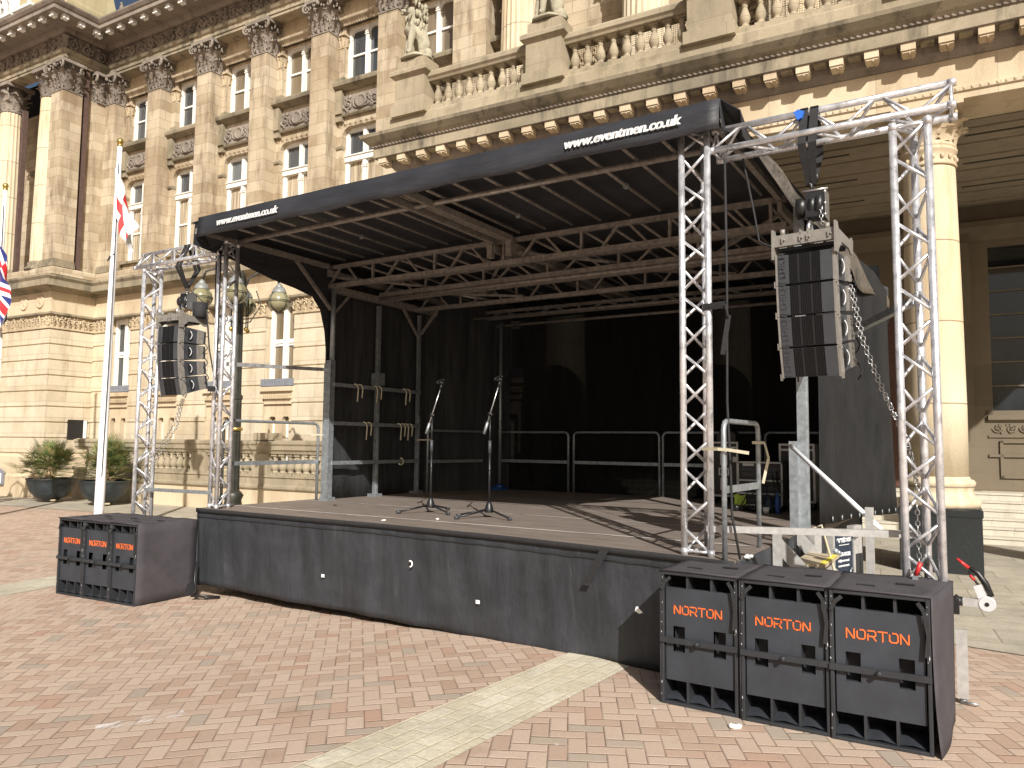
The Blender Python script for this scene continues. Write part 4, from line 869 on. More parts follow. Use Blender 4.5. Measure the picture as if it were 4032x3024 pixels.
# ------------------------------------------------------------------ planters and palms
def planter(loc, label, plabel, seed):
    r = empty('planter', loc, label, 'planter', 'bowl planters by the pavilion')
    mb = M(); mb.lathe(loc, [(.20, .0), (.22, .03), (.38, .10), (.53, .27), (.60, .47), (.62, .58), (.64, .59), (.64, .62), (.59, .62), (.57, .55)], 36); mb.build('bowl', 'pot', r)
    mb = M(); mb.lathe(loc, [(.02, .53), (.57, .53), (.57, .535)], 24); mb.build('soil', 'soil', r)
    mb = M(); mb.bar(V3(*loc)+V3(-.35, .1, .02), V3(*loc)+V3(.35, -.1, .02), .12, .04); mb.build('timber_block', 'timber', r)
    rn = random.Random(seed); p = empty('fan_palm', (loc[0], loc[1], loc[2]+.535), plabel, 'palm', 'fan palms in the planters')
    mb = M(); tr = M()
    for q in range(4):
        bx, by = rn.uniform(-.25, .25), rn.uniform(-.25, .25); th = rn.uniform(.15, .5); base = V3(loc[0]+bx, loc[1]+by, loc[2]+.53)
        tr.tube([base, base+V3(bx*.2, by*.2, th)], [.09, .07], 8)
        for i in range(30): a = rn.uniform(0, 6.28); tr.tube([base+V3(math.cos(a)*.08, math.sin(a)*.08, th*rn.random()), base+V3(math.cos(a)*.16, math.sin(a)*.16, th*rn.random()+.05)], [.015, .004], 4)
        for i in range(21):
            a = rn.uniform(0, 6.28); el = rn.uniform(-.15, 1.45); L = rn.uniform(.42, .72); d = V3(math.cos(a)*math.cos(el), math.sin(a)*math.cos(el), math.sin(el))
            s0 = base+V3(0, 0, th); e0 = s0+d*L+V3(0, 0, -.05); mb.tube([s0, e0], [.009, .006], 4)
            side = d.cross(V3(0, 0, 1)).normalized(); up = side.cross(d).normalized(); R_ = rn.uniform(.34, .50); nb = 22
            for b in range(nb):
                an = (b/(nb-1)-.5)*4.0; dd = (d*math.cos(an)+side*math.sin(an)+up*.12).normalized(); tip = e0+dd*R_*(1-.12*abs(an))+V3(0, 0, -.05*rn.random()-.03)
                w = dd.cross(up).normalized()*.011; mid = e0+(tip-e0)*.55+up*.015
                mb.add([e0-w*.3, e0+w*.3, mid+w, tip, mid-w], [(0, 1, 2, 4), (4, 2, 3)])
    mb.build('fronds', 'palm', p); tr.build('trunk', 'husk', p)
planter((-22.55, 11.7, 0.05), 'dark bowl planter standing clear of the flagpole, left of its twin', 'bushy green fan palm in the planter nearest the pavilion corner', 3)
planter((-20.35, 11.95, 0.05), 'dark bowl planter half hidden behind the white flagpole', 'yellowing fan palm behind the white flagpole', 8)
# wall box on pavilion
mb = M(); mb.box(XP-2.35, XP-1.65, YP-.26, YP-.19, .35, .75); mb.prism([(XP-2.35, YP-.26, .75), (XP-1.65, YP-.26, .75), (XP-2.0, YP-.26, .88)], (0, .07, 0)); wb = mb.build('notice_board', 'greybox', None, BF); tag(wb, 'small dark framed notice board with pointed top at the foot of the pavilion wall', 'sign')
mb = M(); mb.box(XP-2.3, XP-1.7, YP-.266, YP-.262, .40, .70); o = mb.build('notice', 'white', wb, BF)
# ------------------------------------------------------------------ flagpoles and flags
def flagpole(b, tpt, label):
    r = empty('flagpole', b, label, 'flagpole', 'white flagpoles'); b = V3(*b); tpt = V3(*tpt)
    mb = M(); n = 8; mb.tube([b+(tpt-b)*i/n for i in range(n+1)], [.088-.045*i/n for i in range(n+1)], 16); mb.build('pole', 'polewhite', r)
    mb = M(); mb.tube([tpt, tpt+V3(0, 0, .04)], .05, 12); mb.ball(tpt+V3(0, 0, .10), .065, 12); mb.build('finial', 'gold', r)
    mb = M(); mb.tube([b+(tpt-b)*f+V3(.075-.03*f, -.04, 0)+V3(.04*math.sin(f*3.1), 0, 0) for f in [.15+.8*i/20 for i in range(21)]], .007, 5)
    mb.tube([b+(tpt-b)*.705+V3(.06, -.03, .04), b+(tpt-b)*.70+V3(-.06, -.08, -.06), b+(tpt-b)*.70+V3(-.05, -.04, .05)], .01, 5); mb.build('rope', 'black', r)
    mb = M(); mb.lathe(b, [(.22, 0), (.22, .03), (.12, .05), (.12, .12)], 16); mb.build('base', 'galv', r)
flagpole((-13.68, 7.95, 0), (-14.1, 8.25, 7.42), 'white flagpole with gilt ball top standing in front of the planters')
flagpole((-19.3, 8.6, 0), (-19.5, 8.7, 7.6), 'white flagpole just outside the left edge of the photo')
def flagmat(name, union):
    t = NT(name); uv = t.n('ShaderNodeUVMap'); s_ = t.n('ShaderNodeSeparateXYZ'); t.l(uv.outputs[0], s_.inputs[0]); u = s_.outputs[0]; v = s_.outputs[1]
    du = t.ma('ABSOLUTE', t.ma('SUBTRACT', u, .5)); dv = t.ma('ABSOLUTE', t.ma('SUBTRACT', v, .5))
    def lt(a, k): return t.ma('LESS_THAN', a, k)
    cross = t.ma('MAXIMUM', lt(du, .06), lt(dv, .10))
    if not union: c = t.mix(cross, (.82, .82, .84), (.62, .03, .03))
    else:
        dg = t.ma('MINIMUM', t.ma('ABSOLUTE', t.ma('SUBTRACT', u, v)), t.ma('ABSOLUTE', t.ma('SUBTRACT', t.ma('ADD', u, v), 1.)))
        c = t.mix(lt(dg, .14), (.01, .02, .16), (.82, .82, .84)); c = t.mix(lt(dg, .045), c, (.62, .02, .03))
        c = t.mix(t.ma('MAXIMUM', lt(du, .085), lt(dv, .17)), c, (.82, .82, .84)); c = t.mix(t.ma('MAXIMUM', lt(du, .05), lt(dv, .10)), c, (.62, .02, .03))
    t.b.inputs['Subsurface Weight'].default_value = 0; return t.fin(c, .7)
def flag(fn, mat, name, label, cat='flag'):
    nu, nv = 26, 20; mb = M(); mb.grid(fn, nu, nv); o = mb.build(name, mat); tag(o, label, cat)
    me = o.data; ul = me.uv_layers.new(name='UVMap')
    for p in me.polygons:
        for li in p.loop_indices:
            vi = me.loops[li].vertex_index; ul.data[li].uv = ((vi % (nu+1))/nu, (vi//(nu+1))/nv)
    return o
def f1(u, v):   # u fly, v from bottom of hoist to top
    z = 5.95+.95*v-u*1.15*(1-.25*v)-.12*u*u+.0; x = -13.98+.06+u*(.62-.34*(1-v)*0)+.0*v; x -= (1-v)*u*.05
    z = 6.0+.92*v*(1-.45*u)-u*(.78+.0*v)
    return (x+.03*math.sin(v*9+u*4)*u, 8.1+.09*math.sin(u*9+v*5)*(.3+u), z)
flag(f1, flagmat('flag_red_cross', False), 'flag', 'white flag with a red cross hanging limp from the white flagpole')
def f2(u, v): return (-19.42+u*.44+.03*math.sin(v*9), 8.62+.10*math.sin(u*11+v*4), 5.35+1.1*v*(1-.2*u)-u*1.15)
flag(f2, flagmat('flag_union', True), 'flag', 'red, white and blue crossed flag partly cut off by the left edge')
# ------------------------------------------------------------------ lamp standards
def lamp(b, zt, label, ang0):
    r = empty('lamp_standard', b, label, 'street lamp', 'tall lamp standards with glass globes'); b = V3(*b)
    mb = M(); mb.lathe(b, [(.30, 0), (.30, .25), (.22, .3), (.16, .6), (.20, .7), (.12, .8)], 16); mb.lathe(b, [(.115, .8), (.10, 2.6), (.12, 2.62), (.12, 2.68), (.085, 2.72), (.07, zt+.2), (.10, zt+.25), (.04, zt+.6)], 20, None, False, lambda k, n: 1-.08*(k % 2)); mb.build('post', 'lampiron', r)
    mb = M(); mb.lathe(b+V3(0, 0, 1.98), [(.125, 0), (.14, .02), (.14, .05), (.12, .07)], 16); mb.build('collar', 'gold', r)
    for i in range(4):
        a = ang0+i*math.pi/2; d = V3(math.cos(a), math.sin(a), 0); c = b+d*.75+V3(0, 0, zt)
        mb = M(); mb.tube([b+V3(0, 0, zt+.0), b+d*.15+V3(0, 0, zt+.45), b+d*.42+V3(0, 0, zt+.64), b+d*.68+V3(0, 0, zt+.55), c+V3(0, 0, .34)], .022, 8)
        mb.tube([b+V3(0, 0, zt-.5), b+d*.2+V3(0, 0, zt-.45), b+d*.4+V3(0, 0, zt-.1), b+d*.3+V3(0, 0, zt+.2)], .012, 6); mb.build('arm', 'lampiron', r)
        mb = M(); mb.ball(c, .22, 24); gl = mb.build('lamp_globe', 'globe', r)
        mb = M(); mb.lathe(c, [(.14, .165), (.15, .17), (.15, .185), (.11, .28), (.075, .29), (.08, .305), (.045, .35), (.02, .38)], 20); mb.build('cap', 'lampcap', gl)
        mb = M()
        for e in (.012, -.012):
            for axn in (0, 1, 2):
                pts = []
                for q in range(25):
                    t_ = q/24*2*math.pi; s_ = math.sin(t_)*.224; k_ = math.cos(t_)*.224
                    pts.append(c+(V3(s_, k_, e*1.2) if axn == 0 else V3(s_, e*1.2, k_) if axn == 1 else V3(e*1.2, s_, k_)))
                mb.tube(pts, .005, 4)
        mb.ball(c+d*.225, .02, 6); mb.build('cage', 'lampiron', gl)
    mb = M()
    for i in range(4): a = ang0+math.pi/4+i*math.pi/2; d = V3(math.cos(a), math.sin(a), 0); mb.ball(b+d*.2+V3(0, 0, zt-.62), .045, 10); rd = M(); rd.tube([b+d*.06+V3(0, 0, zt+.2), b+d*.2+V3(0, 0, zt+.2), b+d*.2+V3(0, 0, zt-.6)], .012, 6); rd.build('drop_rod', 'lampiron', r)
    mb.build('gilt_drop', 'gold', r)
lamp((-12.87, 10.2, 0), 4.64, 'tall dark lamp standard with four caged glass globes behind the left truss towers', R(44))
lamp((-20.6, 7.6, 0), 4.0, 'tall dark lamp standard with glass globes outside the left edge of the photo', R(20))
# ------------------------------------------------------------------ mobile stage
FE = [(-7.92, 5.775), (-6.93, 5.775), (-5.07, 5.762), (-3.55, 5.66), (-1.935, 5.433), (-1.53, 5.372)]
def fy(x):
    for (a, ya), (b, yb) in zip(FE[:-1], FE[1:]):
        if x <= b: return ya+(yb-ya)*(x-a)/(b-a)
    return FE[-1][1]
ST = empty('mobile_stage', (-4.7, 8.4, 0), 'black covered mobile trailer stage with web address on its front roof edge', 'stage')
mb = M(); poly = [(x, y+.02) for x, y in FE]+[(-1.5, 11.3), (-7.9, 11.3)]
mb.prism([(x, y, .90) for x, y in poly], (0, 0, .10)); mb.build('deck', 'deck', ST)
mb = M()   # deck seams and chalky lines
for y, w in ((7.45, .012), (8.6, .012), (9.9, .012)): mb.box(-7.88, -1.52, y, y+w, 1.001, 1.003)
mb.build('deck_seam', 'case', ST)
t = NT('scuffed_white_line'); p = t.pos(); t.fin((.52, .47, .43), .7); tr = t.n('ShaderNodeBsdfTransparent'); mx = t.n('ShaderNodeMixShader')
t.l(t.ramp(t.noise(t.map(p, (1, 8, 1)), 3, 8, .75), [(.38, 0.), (.5, 1.)]), mx.inputs[0]); t.l(tr.outputs[0], mx.inputs[1]); t.l(t.b.outputs[0], mx.inputs[2]); t.l(mx.outputs[0], t.out.inputs[0])
mb = M()
mb.box(-7.85, -1.55, 6.22, 6.255, 1.004, 1.0055); mb.box(-7.85, -1.55, 7.40, 7.42, 1.004, 1.0055); mb.build('deck_line', t.m, ST)
BOT = [(-7.92, .12), (-7.58, .115), (-6.14, .09), (-5.3, .085), (-4.13, .075), (-3.04, .07), (-2.58, .12), (-2.14, .13), (-1.5, .13)]
def bz(x):
    for (a, ya), (b, yb) in zip(BOT[:-1], BOT[1:]):
        if x <= b: return ya+(yb-ya)*(x-a)/(b-a)
    return BOT[-1][1]
mb = M()
def sk(u, v):
    x = -7.93+u*6.4; zb = bz(x); z = zb+(.995-zb)*v
    y = fy(x)+.012+.045*(1-v)+.016*math.sin(x*4.1+v*2)*(1-v)+.010*math.sin(x*11+3*v)*(1-v)+.006*math.sin(x*23.)*(1-v)*v*4
    return (x, y-.03*(1 if v > .999 else 0)*0, z)
mb.grid(sk, 128, 14)
mb.grid(lambda u, v: (-7.93-.012*math.sin(u*9)*(1-v), 5.79+u*5.4, .1+v*.895), 40, 4)
mb.grid(lambda u, v: (-1.515+.012*math.sin(u*19)*(1-v), 5.39+u*5.8, .13+v*.865), 40, 4)
mb.grid(lambda u, v: (-7.9+u*6.4, 11.32, .1+v*.89), 4, 2)
mb.build('skirt', 'skirt', ST, thick=.004)
mb = M(); mb.grid(lambda u, v: ((lambda x: (x, fy(x)-.004, .955+v*.047))(-7.93+u*6.4)), 64, 1)
mb.grid(lambda u, v: ((lambda x: (x, fy(x)-.002, .905+v*.006))(-7.93+u*6.4)), 64, 1)
mb.build('skirt_hem', 'strap', ST, thick=.004)
mb = M(); mb.box(-7.5, -1.9, 6.2, 10.9, .35, .9); [mb.box(x, x+.12, 6.0, 10.9, .3, .6) for x in (-7.0, -4.7, -2.4)]; [mb.tube([(x, 6.3, .0), (x, 6.3, .9)], .04, 8) for x in (-7.2, -4.6, -2.3)]; mb.build('chassis', 'black', ST)
# roof
XL0, XR0_ = -7.56, -1.60; YF = 5.38
mb = M()
mb.grid(lambda u, v: (XL0+(XR0_-XL0)*u, YF+.003*math.sin(u*40+v*3)-.02*(1-v), 4.075+.235*v+.008*math.sin(u*33)*(1-v)), 60, 3)
mb.grid(lambda u, v: (XL0+(XR0_-XL0)*u, YF+v*6.1, 4.31-.02*math.sin(u*6*math.pi)**2-.12*max(0, v-.6)), 60, 20)
mb.grid(lambda u, v: (XL0+(XR0_-XL0)*u, 11.48, 4.26-v*.3), 30, 1)
mb.build('roof_cover', 'roof', ST, thick=.006)
mb = M()   # open folded corner at the right front, hanging flap at the left
mb.add([(XR0_, YF, 4.31), (XR0_+.02, YF-.01, 4.09), (XR0_-.02, YF+.25, 4.12)], [(0, 1, 2)])
mb.add([(XR0_-.0, YF+.02, 4.315), (XR0_+.10, YF+.18, 4.27), (XR0_+.07, YF+.75, 4.13), (XR0_-.03, YF+.8, 4.30)], [(0, 1, 2, 3)])
mb.add([(XR0_+.10, YF+.18, 4.27), (XR0_+.08, YF+.30, 4.12), (XR0_+.07, YF+.75, 4.13)], [(0, 1, 2)])
mb.add([(XL0, YF-.02, 4.075), (XL0, YF, 4.31), (XL0-.16, YF+.28, 4.05)], [(0, 1, 2)]); mb.add([(XL0, YF, 4.31), (XL0-.03, YF+1.0, 4.3), (XL0-.16, YF+.28, 4.05)], [(0, 1, 2)])
mb.build('corner_flap', 'roof', ST, thick=.006)
mb = M()   # left side flap sweeping down to the first post
edge = [(5.45, 4.04), (6.0, 3.97), (6.3, 3.91), (6.6, 3.85), (7.0, 3.80), (7.3, 3.74), (7.45, 3.58), (7.54, 3.3), (7.58, 3.0), (7.6, 2.6)]
for (a, za), (b, zb_) in zip(edge[:-1], edge[1:]): mb.add([(-7.74, a, za), (-7.74, b, zb_), (-7.72, b, 4.30), (-7.72, a, 4.30)], [(0, 1, 2, 3)])
mb.add([(-7.80, 5.45, 4.30), (-7.80, 11.45, 4.29), (-7.5, 11.45, 4.30), (-7.5, 5.45, 4.31)], [(0, 1, 2, 3)])
mb.build('side_flap', 'roof', ST, thick=.006)
mb = M()
Tm = lambda x, z: axes((x, YF-.036, z), (1, 0, 0), (0, .085, 1))
o1 = textobj('web_address', 'www.eventmen.co.uk', .112, Tm(-2.86, 4.168), 'white', ST, .001, .0022, .2, .99)
for dx in (-.0035, .0035):
    textobj('web_address', 'www.eventmen.co.uk', .112, Tm(-2.86+dx, 4.168) @ Matrix.Translation((0, 0, .0006)), 'white', ST, .001, .0022, .2, .99); textobj('web_address', 'www.eventmen.co.uk', .112, Tm(-7.20+dx, 4.160) @ Matrix.Translation((0, 0, .0006)), 'white', ST, .001, .0022, .2, .99)
o2 = textobj('web_address', 'www.eventmen.co.uk', .112, Tm(-7.20, 4.160), 'white', ST, .001, .0022, .2, .99)
# roof tubes
def tubes(name, segs, mat, r, n=8):
    mb = M(); [mb.tube([a, b], r, n) for a, b in segs]; return mb.build(name, mat, ST)
tubes('front_tube', [((-7.62, 6.0, 4.19), (-1.72, 6.0, 4.19))], 'rooftube', .028, 12)
raf = None
for i in range(17):
    x = -7.35+i*.345; mb = M(); mb.tube([(x, YF+.03, 4.245), (x, 7.5, 4.24)], .0165, 8); mb.tube([(x, 7.7, 4.235), (x, 11.35, 4.14)], .0165, 8)
    mb.build('rafter', 'rooftube', ST)
for x in (-7.66, -4.95, -4.70, -1.66):
    mb = M(); mb.box(x-.025, x+.025, YF+.05, 7.5, 4.15, 4.215); mb.box(x-.022, x+.022, 7.5, 11.3, 4.05, 4.14); mb.build('side_beam', 'rooftube', ST)
for x in (-4.82,):
    mb = M(); mb.box(x-.06, x+.06, 6.1, 7.5, 4.19, 4.22); mb.box(x-.06, x+.06, 7.7, 11.2, 4.10, 4.13); mb.build('side_beam', 'rooftube', ST)
def truss(y, zt, zb, xa, xb, box=True, off=0, y2=None):
    mb = M(); y2 = y if y2 is None else y2
    if box: mb.box(xa, xb, y-.03, y+.03, zt-.025, zt+.025); mb.box(xa, xb, y2-.03, y2+.03, zb-.03, zb+.03)
    else: mb.tube([(xa, y, zt), (xb, y, zt)], .026, 10); mb.box(xa, xb, y2-.03, y2+.03, zb-.025, zb+.025)
    n = 6; w = (xb-xa)/n
    for i in range(n):
        a = xa+i*w
        for p, q in ((.10, .28), (.62, .42)): mb.bar((a+w*p, y2, zb+.02), (a+w*q, y, zt-.02), .025, .03, (0, 1, 0))
        mb.bar((a+w*.86, y2, zb+.02), (a+w*.86, y, zt-.02), .03, .03, (0, 1, 0))
    return mb.build('roof_truss', 'rooftube', ST)
truss(7.6, 4.19, 3.93, -7.82, -1.62); truss(8.45, 3.90, 3.84, -7.55, -1.65, False, 0, 8.95) if False else None
mb = M(); mb.tube([(-7.6, 8.5, 3.895), (-1.68, 8.5, 3.895)], .03, 10); mb.box(-7.6, -1.68, 8.56, 8.62, 3.86, 3.90); mb.build('cross_tube', 'rooftube', ST)
truss(9.35, 4.10, 3.855, -7.6, -1.66); truss(8.5, 4.14, 3.95, -7.6, -1.66)
tubes('cross_tube', [((-7.3, 10.5, 3.86), (-1.7, 10.5, 3.86)), ((-7.4, 11.15, 3.82), (-1.4, 11.15, 3.82))], 'rooftube', .024)
truss(10.9, 4.02, 3.92, -7.3, -1.6)
mb = M()
for xa, xb in ((-7.6, -4.9), (-4.7, -1.7)):
    mb.bar((xa, 7.65, 4.05), ((xa+xb)/2, 9.3, 4.0), .03, .03); mb.bar(((xa+xb)/2, 9.3, 4.0), (xb, 7.65, 4.05), .03, .03); mb.bar(((xa+xb)/2-.5, 8.5, 3.9), ((xa+xb)/2+.6, 9.35, 3.9), .03, .03)
mb.build('roof_brace', 'rooftube', ST)
for x in (-7.80, -4.98, -4.72):
    mb = M(); mb.box(x-.035, x+.035, 7.46, 7.52, 3.98, 4.2); mb.build('hinge_bracket', 'rooftube', ST)
# clips on rafters
mb = M()
for i, y in ((3, 6.7), (7, 6.6), (9, 6.9), (13, 6.6)): mb.tube([(-7.35+i*.345, y, 4.235), (-7.35+i*.345, y+.02, 4.235)], .03, 10)
mb.build('tube_clip', 'galv', ST)
# left wall frame
for y, w, z1 in ((7.6, .085, 3.83), (8.55, .055, 3.80), (9.5, .05, 3.80)):
    mb = M(); x = -7.66; mb.box(x-w/2, x+w/2, y-w/2, y+w/2, 1.0, z1 if y > 7.7 else 2.9)
    if y < 7.7: mb.tube([(x+.02, y, 2.9), (x+.02, y, 3.9)], .035, 10); mb.box(x-.06, x+.06, y-.065, y-.05, 1.0, 2.85)
    else: mb.box(x+w/2, x+w/2+.02, y-.02, y+.01, 1.0, 2.2)
    mb.box(x-.08, x+.08, y-.07, y+.07, 1.0, 1.04)
    if 8 < y < 9: mb.box(x-.06, x+.08, y-.07, y+.07, 2.62, 2.80)
    mb.build('wall_post', 'galv', ST)
for z, nm in ((2.57, 0), (2.04, 1), (1.50, 2)):
    mb = M(); mb.box(-7.64, -7.60, 7.62, 9.5, z-.025, z+.025); mb.build('wall_rail', 'galv', ST)
mb = M(); mb.bar((-7.66, 6.93, 4.15), (-7.66, 7.57, 3.6), .04, .04); mb.bar((-7.66, 7.62, 3.55), (-7.66, 7.95, 3.88), .035, .035); mb.bar((-7.66, 9.1, 3.85), (-7.66, 9.48, 3.45), .035, .035); mb.bar((-7.62, 9.5, 3.5), (-7.2, 9.4, 3.86), .035, .035); mb.box(-7.70, -7.60, 7.6, 9.9, 3.84, 3.93); mb.build('corner_brace', 'rooftube', ST)
mb = M()
for y, z in ((8.0, 2.57), (8.4, 2.57), (9.05, 2.57), (8.2, 2.04), (8.95, 2.04), (9.12, 2.04)):
    for k, (dy, L) in enumerate(((0, .16), (.09, .10))):
        mb.tube([(-7.58, y+dy-.02, z+.03), (-7.55, y+dy+.01, z+.02), (-7.54, y+dy+.025, z-.03), (-7.54, y+dy+.01, z-.06-L)], .011, 6)
mb.tube([(-7.56, 9.0+.06*math.sin(a*.8), 1.50+.05*math.cos(a*.8)) for a in range(6)], .012, 6)
mb.build('bungee_strap', 'ivory', ST)
# right posts
mb = M(); mb.box(-1.54, -1.46, 7.53, 7.62, .45, 4.12); mb.box(-1.46, -1.445, 7.56, 7.59, 1.0, 3.0); mb.box(-1.60, -1.53, 7.45, 7.53, .5, 1.84); mb.build('wall_post', 'galv', ST)
mb = M(); mb.box(-1.58, -1.51, 9.45, 9.52, 1.0, 4.0); mb.build('wall_post', 'galv', ST)
tubes('corner_pole', [((-7.14, 11.1, 1.0), (-7.14, 11.1, 3.86))], 'galv', .03, 12); tubes('corner_pole', [((-1.6, 11.1, 1.0), (-1.6, 11.1, 3.86))], 'galv', .03, 12)
mb = M(); mb.tube([(-7.14, 11.1, 1.0), (-7.14, 11.1, 1.10)], .07, 12); mb.box(-7.32, -7.0, 10.98, 11.16, 1.0, 1.05); mb.build('pole_foot', 'bluebottle', ST)
# curtains
mb = M(); mb.grid(lambda u, v: (-7.76+.012*math.sin(u*17+v)+.007*math.sin(u*41+v*3), 7.58+u*2.45, .97+v*3.33), 70, 6); mb.build('side_curtain', 'cloth', ST, thick=.004)
mb = M(); mb.grid(lambda u, v: (-7.76+.62*u+.02*math.sin(u*21), 9.80+u*1.6, .97+v*3.28), 30, 4); mb.build('side_curtain', 'cloth', ST)
mb = M(); mb.grid(lambda u, v: (-7.42+u*6.2, 11.38+.015*math.sin(u*37)+.01*math.sin(u*83), .96+v*3.3), 90, 4); mb.build('back_curtain', 'gauze', ST)
mb = M()
mb.grid(lambda u, v: (-1.5+.40*u+.035*math.sin(u*8+.6+v)*(1.3-v)+.014*math.sin(u*15+v*3), 8.18+u*2.95, (1.02-.07*u-.10*(1 if u > .83 else 0)*0)+v*(3.27-.36*u)), 80, 10); mb.build('side_curtain', 'sidecloth', ST, thick=.004)
mb = M()
for i in range(9):
    u = .08+i*.105; ax = Matrix.Rotation(R(90), 3, 'Y'); mb.lathe((-1.47+.40*u+.05, 8.18+u*2.95, 1.07-.07*u), [(.014, -.004), (.026, -.004), (.026, .004), (.014, .004)], 12, ax)
mb.build('eyelet', 'galv', ST)
mb = M()
mb.grid(lambda u, v: (-1.58+.42*u+.05*(1-v)+.02*math.sin(u*25+v*4), 5.9+u*5.5, 4.26-.36*u+.02-(1-v)*(.12+.20*min(1, u*2.2)+.03*math.sin(u*29)+.05*math.sin(u*11))), 70, 5); mb.build('rain_sheet', 'sheet', ST, thick=.003)
mb = M(); mb.grid(lambda u, v: ((-1.62)*(1-v)+(-1.575+.42*u)*v, 5.9+u*5.5, (4.30-.10*max(0, u-.6))*(1-v)+(4.285-.36*u)*v), 30, 2); mb.grid(lambda u, v: ((-1.62)+v*.5, 11.42, 4.2-v*.25-u*.5), 4, 4); mb.build('roof_edge', 'roof', ST, thick=.003)
# skirt stickers, tape, marks
mb = M()
for x, z in ((-5.86, .42), (-3.88, .40)): y = fy(x)-.0; mb.box(x-.02, x+.02, y-.004+.02, y+.02, z-.016, z+.016)
mb.build('sticker', 'white', ST)
mb = M(); mb.prism([(-2.60, 5.497, .985), (-2.52, 5.487, .985), (-2.70, 5.515, .69), (-2.77, 5.523, .69)], (0, -.004, 0)); mb.build('tape_strip', 'strap', ST)
mb = M(); mb.prism([(-2.31, 5.515, .58), (-2.25, 5.508, .585), (-2.24, 5.506, .55), (-2.28, 5.51, .53), (-2.32, 5.515, .545)], (0, -.004, 0)); mb.build('sticker', 'white', ST)
mb = M(); mb.tube([(-4.67+.022*math.cos(a), 5.728, .655+.028*math.sin(a)) for a in [2.2-i*.5 for i in range(9)]], .008, 5); mb.build('hook', 'white', ST)
# ------------------------------------------------------------------ trusses
def trusstower(name, base, top, ang, label, cat, grp, side=.205, r=.0245, pitch=.205, plates=True, par=None):
    """triangular lattice; ang = direction of the apex chord from the middle"""
    root = empty(name, base, label, cat, grp); b = Vector(base); t_ = Vector(top); d = (t_-b).normalized(); L = (t_-b).length
    e1 = Vector(ang).normalized(); e1 = (e1-d*e1.dot(d)).normalized(); e2 = d.cross(e1); Rr = side/math.sqrt(3)
    offs = [e1*Rr, (e1*-.5+e2*.866)*Rr, (e1*-.5-e2*.866)*Rr]
    for o in offs:
        mb = M(); mb.tube([b+o, b+o+d*L], r, 14)
        for f in (0, L-.05): mb.tube([b+o+d*f, b+o+d*(f+.05)], r*1.1, 12)
        mb.build('chord', 'alu', root)
    mb = M(); n = int(L/pitch)
    for k, (i, j) in ((1, (0, 1)), (1, (1, 2)), (0, (2, 0))):
        for q in range(n):
            a, c = (i, j) if (q+k) % 2 == 0 else (j, i); s0 = (q+.09)*L/n; s1 = (q+.91)*L/n
            mb.tube([b+offs[a]+d*s0, b+offs[c]+d*s1], .0115, 6)
        for s0 in (.03, L-.03): mb.tube([b+offs[i]+d*s0, b+offs[j]+d*s0], .011, 6)
    mb.build('lacing', 'alu', root)
    return root
TG = 'aluminium truss towers'
trusstower('truss_tower', (-1.815, 5.54, 1.0), (-1.82, 5.54, 4.2), (.1, 1, 0), 'silver truss tower on the stage front corner beside the small railing', 'truss tower', TG)
trusstower('truss_tower', (-.375, 5.60, .06), (-.385, 5.57, 3.93), (.05, 1, 0), 'silver truss tower furthest right, behind the three large loudspeakers and in front of the column', 'truss tower', TG)
trusstower('truss_tower', (-7.68, 5.88, 1.0), (-7.68, 5.88, 4.16), (.3, 1, 0), 'silver truss tower on the stage front corner beside the hanging left speaker array', 'truss tower', TG)
trusstower('truss_tower', (-9.17, 5.90, .0), (-9.17, 5.90, 3.98), (-.2, -1, 0), 'silver truss tower furthest left, standing on the ground by the white flagpole', 'truss tower', TG)
BG = 'horizontal truss beams over the speakers'
trusstower('truss_beam', (-1.72, 5.60, 4.035), (-.12, 5.60, 4.035), (0, 0, 1), 'horizontal silver truss beam carrying the right speaker array', 'truss beam', BG, .22)
trusstower('truss_beam', (-9.42, 5.90, 4.08), (-7.70, 5.90, 4.08), (0, 0, 1), 'horizontal silver truss beam carrying the left speaker array', 'truss beam', BG, .22)
def clampbar(name, segs, label, cat, mat='galv', w=.05, grp=None):
    mb = M(); [mb.bar(a, b, w, w) for a, b in segs]; o = mb.build(name, mat); tag(o, label, cat, grp); return o
clampbar('brace_bar', [((-1.75, 5.48, 1.2), (-.42, 5.66, 1.235))], 'long flat galvanised bar joining the two right truss towers near their feet', 'brace bar', 'stepalu', .045)
clampbar('brace_bar', [((-9.05, 5.84, 1.17), (-7.76, 5.84, 1.18))], 'galvanised bar joining the two left truss towers near their feet', 'brace bar', 'galv', .04)
clampbar('brace_bar', [((-1.46, 7.6, 2.66), (-.40, 5.70, 2.77))], 'sloping round tube from the right truss tower back to the stage side', 'brace bar', 'galv', .05)
clampbar('brace_bar', [((-7.70, 5.95, 2.70), (-7.70, 7.56, 2.77))], 'round tube from the left truss tower to the first wall post of the stage', 'brace bar', 'alu', .045)
# ------------------------------------------------------------------ guard rails
def rail(p, q, z0, h, label, grp='tubular guard rails round the stage', mid=.5, feet=True, mat='galv'):
    p = V3(p[0], p[1], z0); q = V3(q[0], q[1], z0); d = (q-p).normalized(); L = (q-p).length
    r = empty('guard_rail', (p+q)/2, label, 'guard rail', grp); mb = M(); c = .07
    pts = [p, p+V3(0, 0, h-c)]+[p+d*(c-c*math.cos(a))+V3(0, 0, h-c+c*math.sin(a)) for a in (.5, 1.05, 1.57)]
    pts += [q-d*(c-c*math.cos(a))+V3(0, 0, h-c+c*math.sin(a)) for a in (1.57, 1.05, .5)]+[q+V3(0, 0, h-c), q]
    mb.tube(pts, .019, 10); mb.build('frame', mat, r)
    mb = M(); mb.bar(p+V3(0, 0, h*mid), q+V3(0, 0, h*mid), .02, .05); mb.build('mid_bar', mat, r)
    return r
